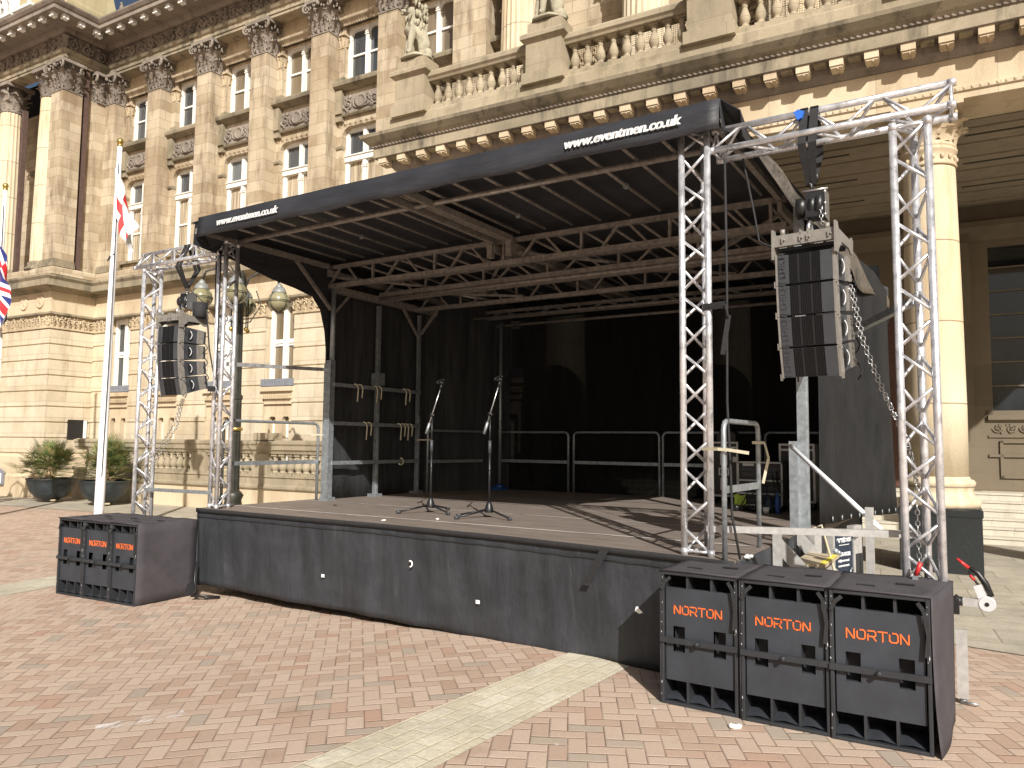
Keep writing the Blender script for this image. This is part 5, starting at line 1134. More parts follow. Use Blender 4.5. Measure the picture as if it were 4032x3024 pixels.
rail((-7.40, 11.25), (-5.90, 11.25), 1.0, .98, 'guard rail against the black backdrop, beside the round corner pole')
rail((-5.80, 11.25), (-4.33, 11.25), 1.0, .98, 'guard rail in the middle of the black backdrop')
rail((-4.27, 11.25), (-2.80, 11.25), 1.0, .98, 'guard rail on the backdrop partly hidden by the right front truss tower')
rail((-2.74, 11.25), (-1.45, 11.25), 1.0, .98, 'guard rail on the backdrop behind the amplifier rack')
rail((-7.54, 9.62), (-7.30, 11.1), 1.0, .98, 'guard rail running back from the last left wall post to the corner pole')
rail((-7.76, 5.98), (-7.76, 7.50), 1.0, 1.03, 'guard rail on the open left side of the stage in front of the stone balustrade')
rail((-1.60, 5.40), (-1.57, 6.22), 1.0, .97, 'short guard rail on the right side of the stage by the steps')
def strap(pts, name, label, mat='ivory', w=.022, th=.004):
    mb = M()
    for a, b in zip(pts[:-1], pts[1:]): mb.bar(a, b, th, w, (0, 0, 1))
    o = mb.build(name, mat); tag(o, label, 'strap', 'pale rubber straps'); return o
strap([(-1.77, 5.44, 1.77), (-1.63, 5.36, 1.77), (-1.55, 5.36, 1.765), (-1.42, 5.38, 1.745)], 'rubber_strap', 'cream rubber strap tying the short guard rail to the right front truss tower')
strap([(-1.60, 6.16, 1.82), (-1.52, 6.22, 1.82), (-1.50, 6.26, 1.70), (-1.54, 6.24, 1.5)], 'rubber_strap', 'cream rubber strap hanging from the far leg of the short guard rail')
strap([(-7.79, 7.40, 1.88), (-7.70, 7.55, 1.88)], 'rubber_strap', 'cream rubber strap tying the left guard rail to the first wall post')
strap([(-7.62, 9.45, 1.83), (-7.50, 9.65, 1.83)], 'rubber_strap', 'cream rubber strap on the last left wall post')
# ------------------------------------------------------------------ line arrays
def cabinet(label, grp):
    r = empty('array_speaker', (0, 0, 0), label, 'loudspeaker', grp); W_ = .395; H = .212; D = .40
    # local: front face y=0, hinge at top front; x in +-W/2; z 0..-H
    def wedge(mb, x0, x1, y0, y1, i0=0., i1=0.):
        t0 = -.0-y0*.07; t1 = -y1*.07; b0 = -H+y0*.07; b1 = -H+y1*.07
        mb.add([(x0, y0, t0-i0), (x1, y0, t0-i0), (x0, y1, t1-i1), (x1, y1, t1-i1), (x0, y0, b0+i0), (x1, y0, b0+i0), (x0, y1, b1+i1), (x1, y1, b1+i1)], [(0, 1, 3, 2), (4, 6, 7, 5), (0, 4, 5, 1), (2, 3, 7, 6), (0, 2, 6, 4), (1, 5, 7, 3)])
    mb = M(); wedge(mb, -W_/2+.012, W_/2-.012, .012, D, .004, .0); mb.build('cabinet', 'cabgrey', r)
    mb = M()
    for a, b in ((-W_/2+.006, -W_/2+.092), (W_/2-.092, W_/2-.006)): mb.box(a, b, -.003, .014, -H+.006, -.006)
    for x in (-W_/2+.03, W_/2-.02, W_/2-.08, -W_/2+.08):
        for z in (-.02, -H+.02): mb.ball((x, -.004, z), .004, 6)
    o = mb.build('front_panel', 'cabgrey', r)
    lb = M(); logo(lb, axes((-W_/2+.066, -.003, -H+.018), (0, 0, 1), (-1, 0, 0)), .042, .16, .003, .66*1.08/.9); q = lb.build('raised_lettering', 'cabgrey', r)
    mb = M(); a, b = -W_/2+.092, W_/2-.092; mb.box(a, b, .004, .010, -H+.006, -.006); o = mb.build('grille', 'blackdeep', r)
    mb = M(); n = 18; k = 17
    for i in range(n+1): x = a+(b-a)*i/n; mb.box(x-.0014, x+.0014, -.001, .003, -H+.008, -.008)
    for i in range(k+1): z = -.008-(H-.016)*i/k; mb.box(a, b, -.001, .003, z-.0014, z+.0014)
    for x in (a+(b-a)*.3, a+(b-a)*.7): mb.box(x-.006, x+.006, -.0015, .0025, -H+.008, -.008)
    o = mb.build('grille_mesh', 'grillemet', r)
    for s_ in (-1, 1):
        mb = M(); x = s_*W_/2; u0, u1 = (x-.012, x) if s_ > 0 else (x, x+.012)
        wedge(mb, u0, u1+.002, -.004, .075); wedge(mb, u0, u1+.002, .27, .36)
        for y, z in ((.02, -.03), (.05, -.03), (.02, -H+.03), (.05, -H+.03), (.29, -.06), (.29, -.10), (.29, -H+.07), (.33, -.07)): mb.ball((x+s_*.004, y, z), .005, 6)
        mb.box(min(x, x+s_*.014), max(x, x+s_*.014), .0, .02, -H-.016, -H+.03); mb.box(min(x, x+s_*.012), max(x, x+s_*.012), .33, .35, -H+.02, -H+.07); mb.build('side_plate', 'riggrey', r)
        mb = M(); mb.box(min(x, x+s_*.0015)-.001, max(x, x+s_*.0015)+.001, .13, .16, -H+.05, -.05); mb.build('handle_recess', 'blackdeep', r)
        mb = M(); mb.tube([(x+s_*.003, .155, -.055), (x+s_*.010, .172, -.08), (x+s_*.012, .178, -.106), (x+s_*.010, .172, -.135), (x+s_*.003, .155, -.16)], .005, 6); mb.build('handle', 'plasticgrey', r)
        mb = M(); mb.tube([(x+s_*.01, .35, -.17), (x+s_*.02, .38, -.19), (x+s_*.03, .40, -.23), (x+s_*.02, .38, -.27), (x+s_*.01, .35, -.29)], .006, 5); mb.tube([(x+s_*.01, .04, -.03), (x+s_*.02, .06, -.08), (x+s_*.01, .10, -.10), (x+s_*.012, .08, -.03)], .003, 4); mb.build('lead', 'strap', r)
    return r
WORDS = ['top', 'second', 'third', 'bottom']
proto = None
def array(x, y, z, yaw, pitches, side, dz=None):
    global proto
    pos = V3(x, y, z)
    for i, pt in enumerate(pitches):
        lab = f'{WORDS[i]} loudspeaker of the array hanging on the {side}'
        if proto is None: proto = cabinet(lab, 'flown line array loudspeakers'); c = proto
        else: c = dup(proto, pos, None, lab)
        c.location = pos; c.rotation_euler = (R(pt), 0, yaw)
        c['label'] = lab
        dn = Matrix.Rotation(yaw, 3, 'Z') @ Matrix.Rotation(R(pt), 3, 'X') @ V3(0, 0, -1); pos = pos+dn*.2165
    mb = M()   # flying frame
    root = empty('flying_frame', (x, y, z), f'beige steel flying frame on top of the {side} speaker array', 'rigging frame', 'flying frames of the speaker arrays')
    W_ = .42
    mb.box(-W_/2, W_/2, .0, .035, .06, .14); mb.box(-W_/2, W_/2, .30, .33, .06, .12)
    for s_ in (-1, 1):
        xx = s_*W_/2; mb.prism([(xx-.006, -.02, -.03), (xx-.006, -.02, .18), (xx-.006, .03, .18), (xx-.006, .05, .14), (xx-.006, .33, .11), (xx-.006, .36, .14), (xx-.006, .39, .12), (xx-.006, .38, .02), (xx-.006, .34, .02), (xx-.006, .28, .05), (xx-.006, .12, .06), (xx-.006, .05, .0), (xx-.006, .04, -.03)], (.012, 0, 0))
    mb.box(-.03, -.02, .0, .33, .06, .16); mb.box(.02, .03, .0, .33, .06, .16)
    for xx in (-.15, -.03, .02, .16): mb.box(xx, xx+.008, -.012, .0, .08, .12); mb.ball((xx+.02, -.008, .10), .008, 6)
    mb.tube([(-.15, .02, .14), (-.15, .02, .18)], .018, 8); mb.tube([(.15, .02, .14), (.15, .02, .18)], .018, 8)
    root.rotation_euler = (0, 0, yaw)
    o = mb.build('frame', 'riggrey', None); o.parent = root
    mb = M(); mb.tube([(0, .13, .14), (0, .10, .20), (0, .14, .25), (0, .18, .2), (0, .15, .14)], .014, 8); o = mb.build('shackle', 'chain', None); o.parent = root
    mb = M(); mb.box(-W_/2+.02, W_/2-.02, .04, .29, .035, .055); o = mb.build('top_plate', 'black', None); o.parent = root
    return root
array(-1.045, 5.43, 3.12, R(-7), [3, 5, 8, 13], 'right')
array(-8.50, 5.70, 3.185, R(3), [-2, 3, 7, 13], 'left')
def links(mb, pts, ln=.030, w=.011, r=.0032):
    P = [Vector(p) for p in pts]; k = 0
    for a, b in zip(P[:-1], P[1:]):
        L = (b-a).length; n = max(1, int(L/(ln*.82))); d = (b-a).normalized(); ref = V3(0, 0, 1) if abs(d.z) < .9 else V3(1, 0, 0); s0 = d.cross(ref).normalized(); s1 = d.cross(s0)
        for i in range(n):
            c = a+(b-a)*((i+.5)/n); s_ = s0 if k % 2 else s1; k += 1; e = ln/2
            mb.tube([c-d*e*.5-s_*w*.9, c+d*e*.5-s_*w*.9, c+d*e, c+d*e*.5+s_*w*.9, c-d*e*.5+s_*w*.9, c-d*e, c-d*e*.5-s_*w*.9], r, 4, False)
def hoist(x, y, ztop, side, bag):
    mb = M()
    for dx in (-.035, .035):
        mb.prism([(x+dx-.028, y-.14, ztop-.26), (x+dx+.028, y-.14, ztop-.26), (x+dx*.4+.02, y-.005, ztop-.52), (x+dx*.4-.02, y-.005, ztop-.52)], (0, .006, 0)) ; mb.prism([(x+dx-.028, y-.14, ztop-.26), (x+dx+.028, y-.14, ztop-.26), (x+dx+.028, y-.02, ztop+.035), (x+dx-.028, y-.02, ztop+.035)], (0, .006, .0))
        mb.prism([(x+dx-.028, y+.14, ztop-.26), (x+dx+.028, y+.14, ztop-.26), (x+dx*.4+.02, y+.005, ztop-.52), (x+dx*.4-.02, y+.005, ztop-.52)], (0, -.006, 0)); mb.prism([(x+dx-.028, y+.14, ztop-.26), (x+dx+.028, y+.14, ztop-.26), (x+dx+.028, y+.02, ztop+.035), (x+dx-.028, y+.02, ztop+.035)], (0, -.006, 0))
        mb.box(x+dx-.028, x+dx+.028, y-.03, y+.03, ztop+.03, ztop+.037)
    o = mb.build('lifting_sling', 'strap'); tag(o, f'black webbing sling looped over the {side} truss beam', 'sling', 'lifting slings')
    r = empty('chain_hoist', (x, y, ztop-.75), f'black chain hoist hanging above the {side} speaker array', 'chain hoist', 'chain hoists')
    zc = ztop-.68
    mb = M(); ax = Matrix.Rotation(R(90), 3, 'Y'); mb.lathe((x, y, zc), [(.06, -.10), (.075, -.095), (.075, -.035), (.05, -.03), (.05, -.015), (.082, -.01), (.082, .03), (.05, .035), (.09, .04), (.09, .075), (.07, .085)], 18, ax); mb.box(x-.03, x+.10, y-.07, y+.07, zc-.085, zc+.09); mb.build('body', 'black', r)
    mb = M(); mb.tube([(x-.05, y-.07, zc+.10), (x+.12, y-.07, zc+.10)], .008, 6); [mb.ball((x+.10, y-.07, zc+k), .012, 6) for k in (-.08, .0, .08)]; mb.box(x+.10, x+.104, y-.07, y+.07, zc-.10, zc+.10); mb.build('cover_bolt', 'chain', r)
    mb = M(); mb.tube([(x, y, zc+.10), (x, y, zc+.16), (x-.03, y, zc+.19), (x-.025, y, zc+.23), (x+.01, y, zc+.245), (x+.04, y, zc+.22), (x+.035, y, zc+.18)], .013, 8); mb.tube([(x, y, zc-.22), (x-.01, y, zc-.28), (x, y, zc-.32), (x+.02, y, zc-.29)], .012, 8); mb.lathe((x, y, zc-.23), [(.02, 0), (.028, .02), (.02, .05)], 10); mb.build('hook', 'black', r)
    mb = M(); links(mb, [(x-.01, y, zc-.08), (x-.01, y, zc-.2)]); mb.build('load_chain', 'chain', r)
    return zc
def handchain(base, label, strands):
    r = empty('hand_chain', base, label, 'chain', 'loose hand chains')
    for pts, ln, w, rr in strands: mb = M(); links(mb, pts, ln, w, rr); mb.build('strand', 'chain', r)
zc = hoist(-1.02, 5.60, 4.15, 'right', 0)
handchain((-.6, 5.7, 1.8), 'long loose steel chain falling from the right speaker array to the right truss tower foot', (
    ([(-.95, 5.53, zc-.02), (-.94, 5.5, zc-.14), (-.84, 5.55, 3.2)], .034, .012, .0036),
    ([(-.80, 5.72, 2.92), (-.74, 5.70, 2.55), (-.62, 5.68, 2.2), (-.47, 5.64, 1.85), (-.42, 5.62, 1.6), (-.41, 5.6, .75), (-.40, 5.6, .3)], .04, .013, .0042),
    ([(-.79, 5.74, 2.90), (-.72, 5.72, 2.52), (-.60, 5.70, 2.16), (-.46, 5.66, 1.8), (-.40, 5.63, 1.5)], .04, .013, .0042)))
zc = hoist(-8.46, 5.90, 4.19, 'left', 1)
handchain((-8.6, 5.92, 1.8), 'long loose steel chain falling from the left speaker array to the left truss tower', (
    ([(-8.40, 5.80, zc-.05), (-8.40, 5.8, zc-.3)], .034, .012, .0036),
    ([(-8.50, 5.92, 2.3), (-8.62, 5.92, 2.0), (-8.85, 5.92, 1.75), (-9.08, 5.92, 1.55), (-9.12, 5.92, .9)], .036, .013, .004),
    ([(-8.49, 5.94, 2.3), (-8.60, 5.94, 1.96), (-8.83, 5.94, 1.7), (-9.08, 5.94, 1.45)], .036, .013, .004)))
mb = M(); mb.lathe((-8.30, 5.98, 3.30), [(.07, 0), (.085, .02), (.095, .19), (.088, .19), (.08, .03)], 16); mb.tube([(-8.38, 5.98, 3.48), (-8.36, 5.95, 3.6), (-8.42, 5.9, 3.66)], .006, 4); mb.tube([(-8.22, 5.98, 3.48), (-8.36, 5.95, 3.6)], .006, 4); o = mb.build('chain_bag', 'strap'); tag(o, 'black cloth chain bag beside the left chain hoist', 'bag')
mb = M(); mb.prism([(-1.115, 5.52, 4.15), (-1.085, 5.52, 4.165), (-1.045, 5.52, 4.145), (-1.06, 5.52, 4.10), (-1.09, 5.52, 4.09)], (0, .03, 0)); o = mb.build('blue_tape', 'blue'); tag(o, 'scrap of bright blue tape stuck to the right sling', 'tape')
mb = M(); mb.prism([(-7.74, 5.72, 2.36), (-7.68, 5.72, 2.36), (-7.68, 5.72, 2.42), (-7.74, 5.72, 2.42)], (0, .06, 0)); mb.tube([(-8.2, 6.0, 3.4), (-8.14, 6.02, 2.9), (-7.95, 6.0, 2.4), (-7.85, 5.95, 2.3), (-7.74, 5.9, 2.5), (-7.70, 5.9, 4.0)], .009, 6); mb.tube([(-8.12, 6.05, 4.1), (-8.1, 6.05, 3.3)], .009, 6)
mb.tube([(-7.70, 5.80, 4.0), (-7.72, 5.82, 2.6), (-7.66, 5.84, 2.0), (-7.7, 5.84, 1.4), (-7.62, 5.86, 1.02)], .009, 6); o = mb.build('speaker_cable', 'strap'); tag(o, 'black cable hanging down the left front truss tower from the left array', 'cable', 'speaker cables')
mb = M(); mb.tube([(-1.50, 5.62, 3.92), (-1.42, 5.6, 3.5), (-1.38, 5.58, 3.27), (-1.2, 5.55, 3.15)], .008, 6)
mb.tube([(-1.60, 5.5, 3.9), (-1.585, 5.47, 3.0), (-1.59, 5.46, 2.1), (-1.57, 5.46, 1.6), (-1.56, 5.45, 1.3), (-1.50, 5.42, 1.01)], .009, 6); o = mb.build('speaker_cable', 'strap'); tag(o, 'black cable hanging beside the right front truss tower down to the deck', 'cable', 'speaker cables')
mb = M(); mb.bar((-1.76, 5.46, 2.80), (-1.58, 5.40, 2.80), .004, .05); mb.bar((-1.58, 5.40, 2.80), (-1.555, 5.40, 2.70), .035, .004); mb.bar((-1.555, 5.40, 2.72), (-1.60, 5.40, 2.44), .035, .004); mb.ball((-1.70, 5.435, 2.80), .007, 6); o = mb.build('velcro_strap', 'strap'); tag(o, 'loose black strap end on the right front truss tower', 'strap')
# ------------------------------------------------------------------ subwoofers
def sub(label, grp):
    r = empty('bass_speaker', (0, 0, 0), label, 'loudspeaker', grp); W_, D, H = .52, .64, .85; t_ = .022
    mb = M(); mb.box(0, t_, .0, D, 0, H); mb.box(W_-t_, W_, .0, D, 0, H); mb.box(t_, W_-t_, 0, D, 0, t_); mb.box(t_, W_-t_, 0, D, H-t_, H); mb.box(t_, W_-t_, D-.02, D, t_, H-t_)
    mb.build('cabinet', 'subblack', r, bevel=.004)
    mb = M(); mb.box(t_, W_-t_, .20, .22, t_, H-t_); mb.build('inner_baffle', 'blackdeep', r)
    mb = M()
    a, b = .03, W_-.03; pz0, pz1 = .155, .745; y0, y1 = .02, .05; hs = [(.075, .155), (.365, .445)]; hz = [(.325, .505)]
    xs_ = [a, .082, .162, .358, .438, b]
    for i in range(5):
        if i in (1, 3): mb.box(xs_[i], xs_[i+1], y0, y1, pz0, .335); mb.box(xs_[i], xs_[i+1], y0, y1, .50, pz1)
        else: mb.box(xs_[i], xs_[i+1], y0, y1, pz0, pz1)
    mb.add([(a, y0, pz1), (b, y0, pz1), (b, .19, pz1-.05), (a, .19, pz1-.05)], [(0, 1, 2, 3)]); mb.add([(a, y0, pz0), (b, y0, pz0), (b, .19, pz0+.05), (a, .19, pz0+.05)], [(3, 2, 1, 0)])
    mb.build('front_panel', 'subpanel', r)
    mb = M()
    for x in (.082, .358): mb.box(x, x+.08, .10, .11, .335, .50); mb.add([(x, y1, .335), (x+.08, y1, .335), (x+.08, .10, .36), (x, .10, .36)], [(0, 1, 2, 3)]); mb.add([(x, y0, .50), (x, y0, .335), (x, .10, .335), (x, .10, .50)], [(0, 1, 2, 3)])
    mb.build('handle_recess', 'subblack', r)
    mb = M()
    for x in (.18, .345):
        for s_, z0, z1 in ((1, .745, H-t_), (-1, t_, .155)):
            mb.prism([(x-.008, .0+.02, z1 if s_ > 0 else z0), (x-.008, .02, (z0 if s_ > 0 else z1)), (x-.008, .19, (z0-.04 if s_ > 0 else z1+.04)), (x-.008, .19, z1 if s_ > 0 else z0)], (.016, 0, 0))
    mb.build('divider', 'subblack', r)
    mb = M()
    for z0 in (.0,): mb.grid(lambda u, v: (t_+u*(W_-2*t_), .02+v*.17, t_+.004+.03*v+.012*math.sin(u*3*math.pi)**2), 12, 2)
    mb.build('port_floor', 'subpanel', r)
    mb = M(); mb.box(-.002, W_+.002, -.012, .004, .395, .43); mb.lathe((W_/2, -.012, .412), [(.012, .0), (.016, .008), (.014, .028), (.006, .03)], 12, Matrix.Rotation(R(90), 3, 'X')); mb.build('locking_bar', 'subblack', r)
    mb = M()
    mb.grid(lambda u, v: (-.006+u*(W_+.012)+.002*math.sin(v*9), -.004+v*(D-.02), H+.006+.004*math.sin(u*7)*math.sin(v*5)), 10, 10)
    mb.grid(lambda u, v: (W_+.006+.010*math.sin(u*5)*(1-v), .005+u*(D-.01), .01+v*(H-.004)), 8, 8); mb.grid(lambda u, v: (-.006-.004*math.sin(u*5), .005+u*(D-.01), .01+v*(H-.004)), 4, 4)
    mb.tube([(-.006, -.004, H+.006), (W_*.5, -.002, H+.009), (W_+.006, -.004, H+.006)], .005, 5)
    mb.build('fabric_cover', 'subcarpet', r, thick=.004)
    mb = M(); mb.box(.13, .23, .15, .18, H+.008, H+.014); mb.box(.33, .43, .30, .33, H+.008, H+.014); mb.build('lid_slot', 'blackdeep', r)
    lb = M(); logo(lb, axes((.090, .0195, .580), (1, 0, 0), (0, 0, 1)), .055, .13, .003, 1.02); lb.build('lettering', 'orange', r)
    mb = M()
    for pts in ([(W_-.06, -.004, H-.03), (W_-.03, -.01, H-.07), (W_-.01, -.012, H-.2), (W_-.02, -.014, H-.32)], [(.01, -.006, H-.12), (.03, -.006, H-.07), (.07, -.004, H-.035)]):
        for p_, q_ in zip(pts[:-1], pts[1:]): mb.bar(p_, q_, .022, .003, (0, 1, 0))
    mb.build('cover_strap', 'strap', r)
    rn = random.Random(5); mb = M()   # chipped paint along the frame
    for i in range(13):
        z = rn.uniform(.02, H-.02); x = rn.choice((.008, W_-.012)); mb.ball((x+rn.uniform(-.005, .005), -.001, z), rn.uniform(.0015, .004), 5, (1, .4, rn.uniform(.8, 4.5)), .3)
    mb.build('paint_chip', 'plasticgrey', r)
    return r
s1 = sub('right group bass speaker nearest the stage skirt, leftmost of the three', 'bass speakers on the ground')
s1.location = (-1.882, 4.905, .118); s1.rotation_euler = (0, 0, R(-1.0)); s1.scale = (.97, 1, 1)
s2 = dup(s1, (-1.352, 4.875, .119), R(.5), 'right group bass speaker in the middle of the three'); s2.scale = (.985, 1.06, 1)
s3 = dup(s1, (-.835, 4.865, .118), R(1.5), 'right group bass speaker nearest the camera, with the purple-black cover on its side'); s3.scale = (1.0, 1.12, 1)
for ch in list(s3.children):   # nearest box: the cover hangs loose and flares out at the back
    if ch.name.startswith('fabric_cover'):
        bpy.data.objects.remove(ch)
mb = M(); mb.grid(lambda u, v: (-.006+u*(.532+.095*v), -.004+v*.62, .856+.004*math.sin(u*7)*math.sin(v*5)), 10, 10)
mb.grid(lambda u, v: (.526+.098*u+.012*math.sin(u*5)*(1-v)+.03*(1-v)**3*(1-u), .005-.02*(1-v)**3*(1-u)+u*.62, .005+v*.85), 12, 12)
mb.tube([(-.006, -.004, .856), (.26, -.002, .859), (.526, -.004, .856)], .005, 5); mb.build('fabric_cover', 'subcarpet', None, thick=.004).parent = s3
s4 = dup(s1, (-9.28, 4.93, 0), R(3.5), 'left group bass speaker furthest from the stage'); s4.scale = (.90, 1.2, 1.02)
s5 = dup(s1, (-8.80, 4.955, 0), R(4), 'left group bass speaker in the middle of the three'); s5.scale = (.90, 1.2, 1.02)
s6 = dup(s1, (-8.32, 4.985, 0), R(3), 'left group bass speaker nearest the stage, its bare side facing the camera'); s6.scale = (.87, 1.2, 1.02)
# ------------------------------------------------------------------ microphone stands
def mic(b, label, legs, boom):
    r = empty('microphone_stand', b, label, 'microphone stand', 'microphone stands on the stage'); b = V3(*b)
    mb = M(); mb.lathe(b+V3(0, 0, .055), [(.048, 0), (.05, .01), (.046, .04), (.034, .08), (.022, .11), (.016, .115)], 20); mb.build('hub', 'black', r)
    for a, L in legs:
        d = V3(math.cos(a), math.sin(a), 0); mb = M(); mb.tube([b+d*.02+V3(0, 0, .085), b+d*L+V3(0, 0, .02)], .011, 8); lg = mb.build('leg', 'black', r)
        mb = M(); mb.tube([b+d*(L-.04)+V3(0, 0, .026), b+d*(L+.01)+V3(0, 0, .016)], .017, 10); mb.build('rubber_foot', 'cabgrey', lg)
    H = 1.08
    mb = M(); mb.tube([b+V3(0, 0, .1), b+V3(0, 0, .72)], .0125, 10); mb.tube([b+V3(0, 0, .72), b+V3(0, 0, H)], .009, 8); mb.tube([b+V3(0, 0, .5), b+V3(0, 0, .515)], .018, 8); mb.build('pole', 'black', r)
    mb = M(); mb.tube([b+V3(0, 0, .68), b+V3(0, 0, .82)], [.019, .017], 12); mb.build('clutch', 'cabgrey', r)
    t_ = b+V3(0, 0, H+.03); d = V3(*boom).normalized(); mb = M(); mb.ball(t_, .028, 8); mb.tube([t_+V3(-.03, 0, -.01), t_+V3(.03, 0, -.01)], .012, 8); mb.build('joint', 'black', r)
    mb = M(); mb.tube([t_-d*.16, t_+d*.34], .007, 8); mb.build('boom', 'chain', r); mb = M(); mb.tube([t_-d*.23, t_-d*.10], .016, 10); mb.build('counterweight', 'galv', r)
    e = t_+d*.36; mb = M(); mb.tube([t_+d*.30, e], .011, 8); mb.tube([e+V3(-.02, 0, .01), e+V3(.03, -.01, .02)], .012, 8)
    mb.tube([e+V3(-.02, 0, .04)+V3(.05*math.cos(a), .02*math.sin(a), .02*math.sin(a)+.01*math.cos(a)) for a in [i*.5 for i in range(12)]], .008, 6); mb.build('clip', 'black', r)
mic((-5.43, 7.00, 1.0), 'microphone stand nearer the left wall, boom pointing up and right', ((-2.05, .40), (-.35, .38), (1.6, .36)), (.28, .1, .95))
mic((-4.58, 6.92, 1.0), 'microphone stand nearer the middle of the stage, in front of the corner pole', ((-2.6, .34), (-1.95, .42), (-.40, .40)), (.30, .05, .95))
# ------------------------------------------------------------------ gear at the back right
def flightcase(c, w, d, h, label, rz=0, open_=False):
    r = empty('flight_case', c, label, 'flight case', 'flight cases on the stage', rz); Z = Matrix.Translation(c) @ Matrix.Rotation(rz, 4, 'Z')
    mb = M(); mb.box(-w/2, w/2, -d/2, d/2, .1, h, None); mb.build('body', 'case', r, Z)
    mb = M(); e = .018
    for x in (-w/2, w/2-e):
        mb.box(x-.003, x+e+.003, -d/2-.004, -d/2+e, .1, h)
    for z in (.1, h-e, h*.9): mb.box(-w/2-.003, w/2+.003, -d/2-.005, -d/2+e, z-.003, z+e+.003)
    mb.build('edging', 'casealu', r, Z)
    mb = M()
    for x, z, a, b in ((0, h*.72, .10, .16), (0, h*.52, .14, .10), (0, h*.32, .10, .16), (w/2-.04, h*.72, .06, .07), (0, h*.9, .08, .08)):
        mb.box(x-a/2, x+a/2, -d/2-.01, -d/2-.004, z-b/2, z+b/2)
    mb.build('handle_plate', 'casealu', r, Z)
    mb = M()
    for x, z, a, b in ((0, h*.72, .06, .11), (0, h*.52, .10, .06), (0, h*.32, .06, .11)): mb.box(x-a/2, x+a/2, -d/2-.012, -d/2-.009, z-b/2, z+b/2); mb.tube([(x-a*.3, -d/2-.02, z), (x+a*.3, -d/2-.02, z)], .008, 6)
    mb.build('handle', 'black', r, Z)
    mb = M(); [mb.lathe((x, y, .05), [(.045, -.02), (.05, 0), (.045, .02)], 12, Matrix.Rotation(R(90), 3, 'Y')) for x in (-w/2+.06, w/2-.06) for y in (-d/2+.07, d/2-.07)]; mb.build('castor', 'black', r, Z)
    return r
flightcase((-3.12, 10.75, 1.0), .38, .5, .84, 'tall black flight case with recessed handles behind the right front truss tower', R(2))
flightcase((-2.06, 10.25, 1.0), .42, .45, .82, 'black flight case with a silver rim behind the grey side post', R(0))
r = empty('amplifier_rack', (-2.42, 9.75, 1.0), 'rack of amplifiers with trailing cables near the back right of the stage', 'amplifier rack')
mb = M(); mb.box(-2.68, -2.16, 9.65, 10.0, 1.06, 1.60); mb.build('rack_case', 'case', r)
mb = M()
for z in (1.06, 1.20, 1.36, 1.58): mb.box(-2.69, -2.15, 9.64, 9.66, z, z+.018)
for x in (-2.69, -2.168): mb.box(x, x+.018, 9.64, 9.66, 1.06, 1.60)
mb.box(-2.62, -2.48, 9.62, 9.66, 1.545, 1.575); mb.build('rack_edge', 'casealu', r)
for z in (1.42, 1.48, 1.25, 1.10):
    mb = M(); mb.box(-2.64, -2.2, 9.645, 9.66, z, z+.045)
    for i in range(6): mb.lathe((-2.6+i*.065, 9.64, z+.022), [(.008, 0), (.008, .01)], 8, Matrix.Rotation(R(90), 3, 'X'))
    mb.build('amplifier', 'cabgrey', r)
mb = M(); rn = random.Random(2)
for i in range(9):
    x = rn.uniform(-2.6, -2.2); mb.tube([(x, 9.62, rn.uniform(1.3, 1.5)), (x+.05, 9.55, 1.25), (x+rn.uniform(-.1, .1), 9.53, 1.1), (x+rn.uniform(-.2, .2), 9.45, 1.01)], .007, 5)
mb.build('cable_loom', 'black', r)
def prop(name, mb, mat, label, cat, grp=None): o = mb.build(name, mat); tag(o, label, cat, grp); return o
mb = M(); mb.lathe((-2.16, 9.42, 1.0), [(.03, 0), (.032, .01), (.032, .17), (.02, .2), (.016, .21), (.016, .24), (.02, .25)], 14); prop('bottle', mb, 'bluebottle', 'slim blue drinks bottle on the deck in front of the amplifier rack', 'bottle', 'bottles by the amplifier rack')
mb = M(); mb.lathe((-2.27, 9.45, 1.0), [(.045, 0), (.05, .01), (.05, .12), (.03, .17), (.018, .19), (.018, .22)], 14); prop('bottle', mb, 'navy', 'fat dark blue bottle left of the slim blue one', 'bottle', 'bottles by the amplifier rack')
mb = M(); mb.lathe((-2.28, 9.36, 1.0), [(.03, 0), (.042, .07), (.038, .07), (.028, .01)], 14); prop('paper_cup', mb, 'litter', 'small white cup on the deck by the bottles', 'cup')
mb = M(); mb.grid(lambda u, v: (-2.72+.14*u, 9.6+.02*math.sin(u*9), 1.06+.13*v+.01*math.sin(u*7)), 6, 6); prop('rag', mb, 'lime', 'lime green cloth on the left end of the amplifier rack', 'cloth')
mb = M(); [mb.ball((-2.66+.07*i, 9.45+.03*(i % 3), 1.04), .045, 7, (1, 1, .8), .2) for i in range(8)]; [mb.tube([(-2.7+.08*i, 9.5, 1.02), (-2.66+.08*i, 9.4, 1.07), (-2.6+.08*i, 9.46, 1.02)], .008, 5) for i in range(7)]; prop('cable_pile', mb, 'black', 'tangle of black cables on the deck in front of the amplifier rack', 'cables')
mb = M(); mb.ball((-3.10, 10.7, 1.95), .10, 10, (1.4, .6, .8), .05); mb.box(-3.24, -2.98, 10.6, 10.85, 1.845, 1.95); prop('stage_light', mb, 'black', 'dark round headed fitting lying on top of the tall flight case', 'light')
mb = M(); mb.prism([(-6.62, 9.9, 1.01), (-6.45, 9.85, 1.01), (-6.05, 10.05, 1.01), (-6.4, 10.1, 1.02)], (0, 0, .02)); prop('paper_sheet', mb, 'timber', 'small sunlit wooden offcut on the dark deck behind the first microphone stand', 'offcut') if False else None
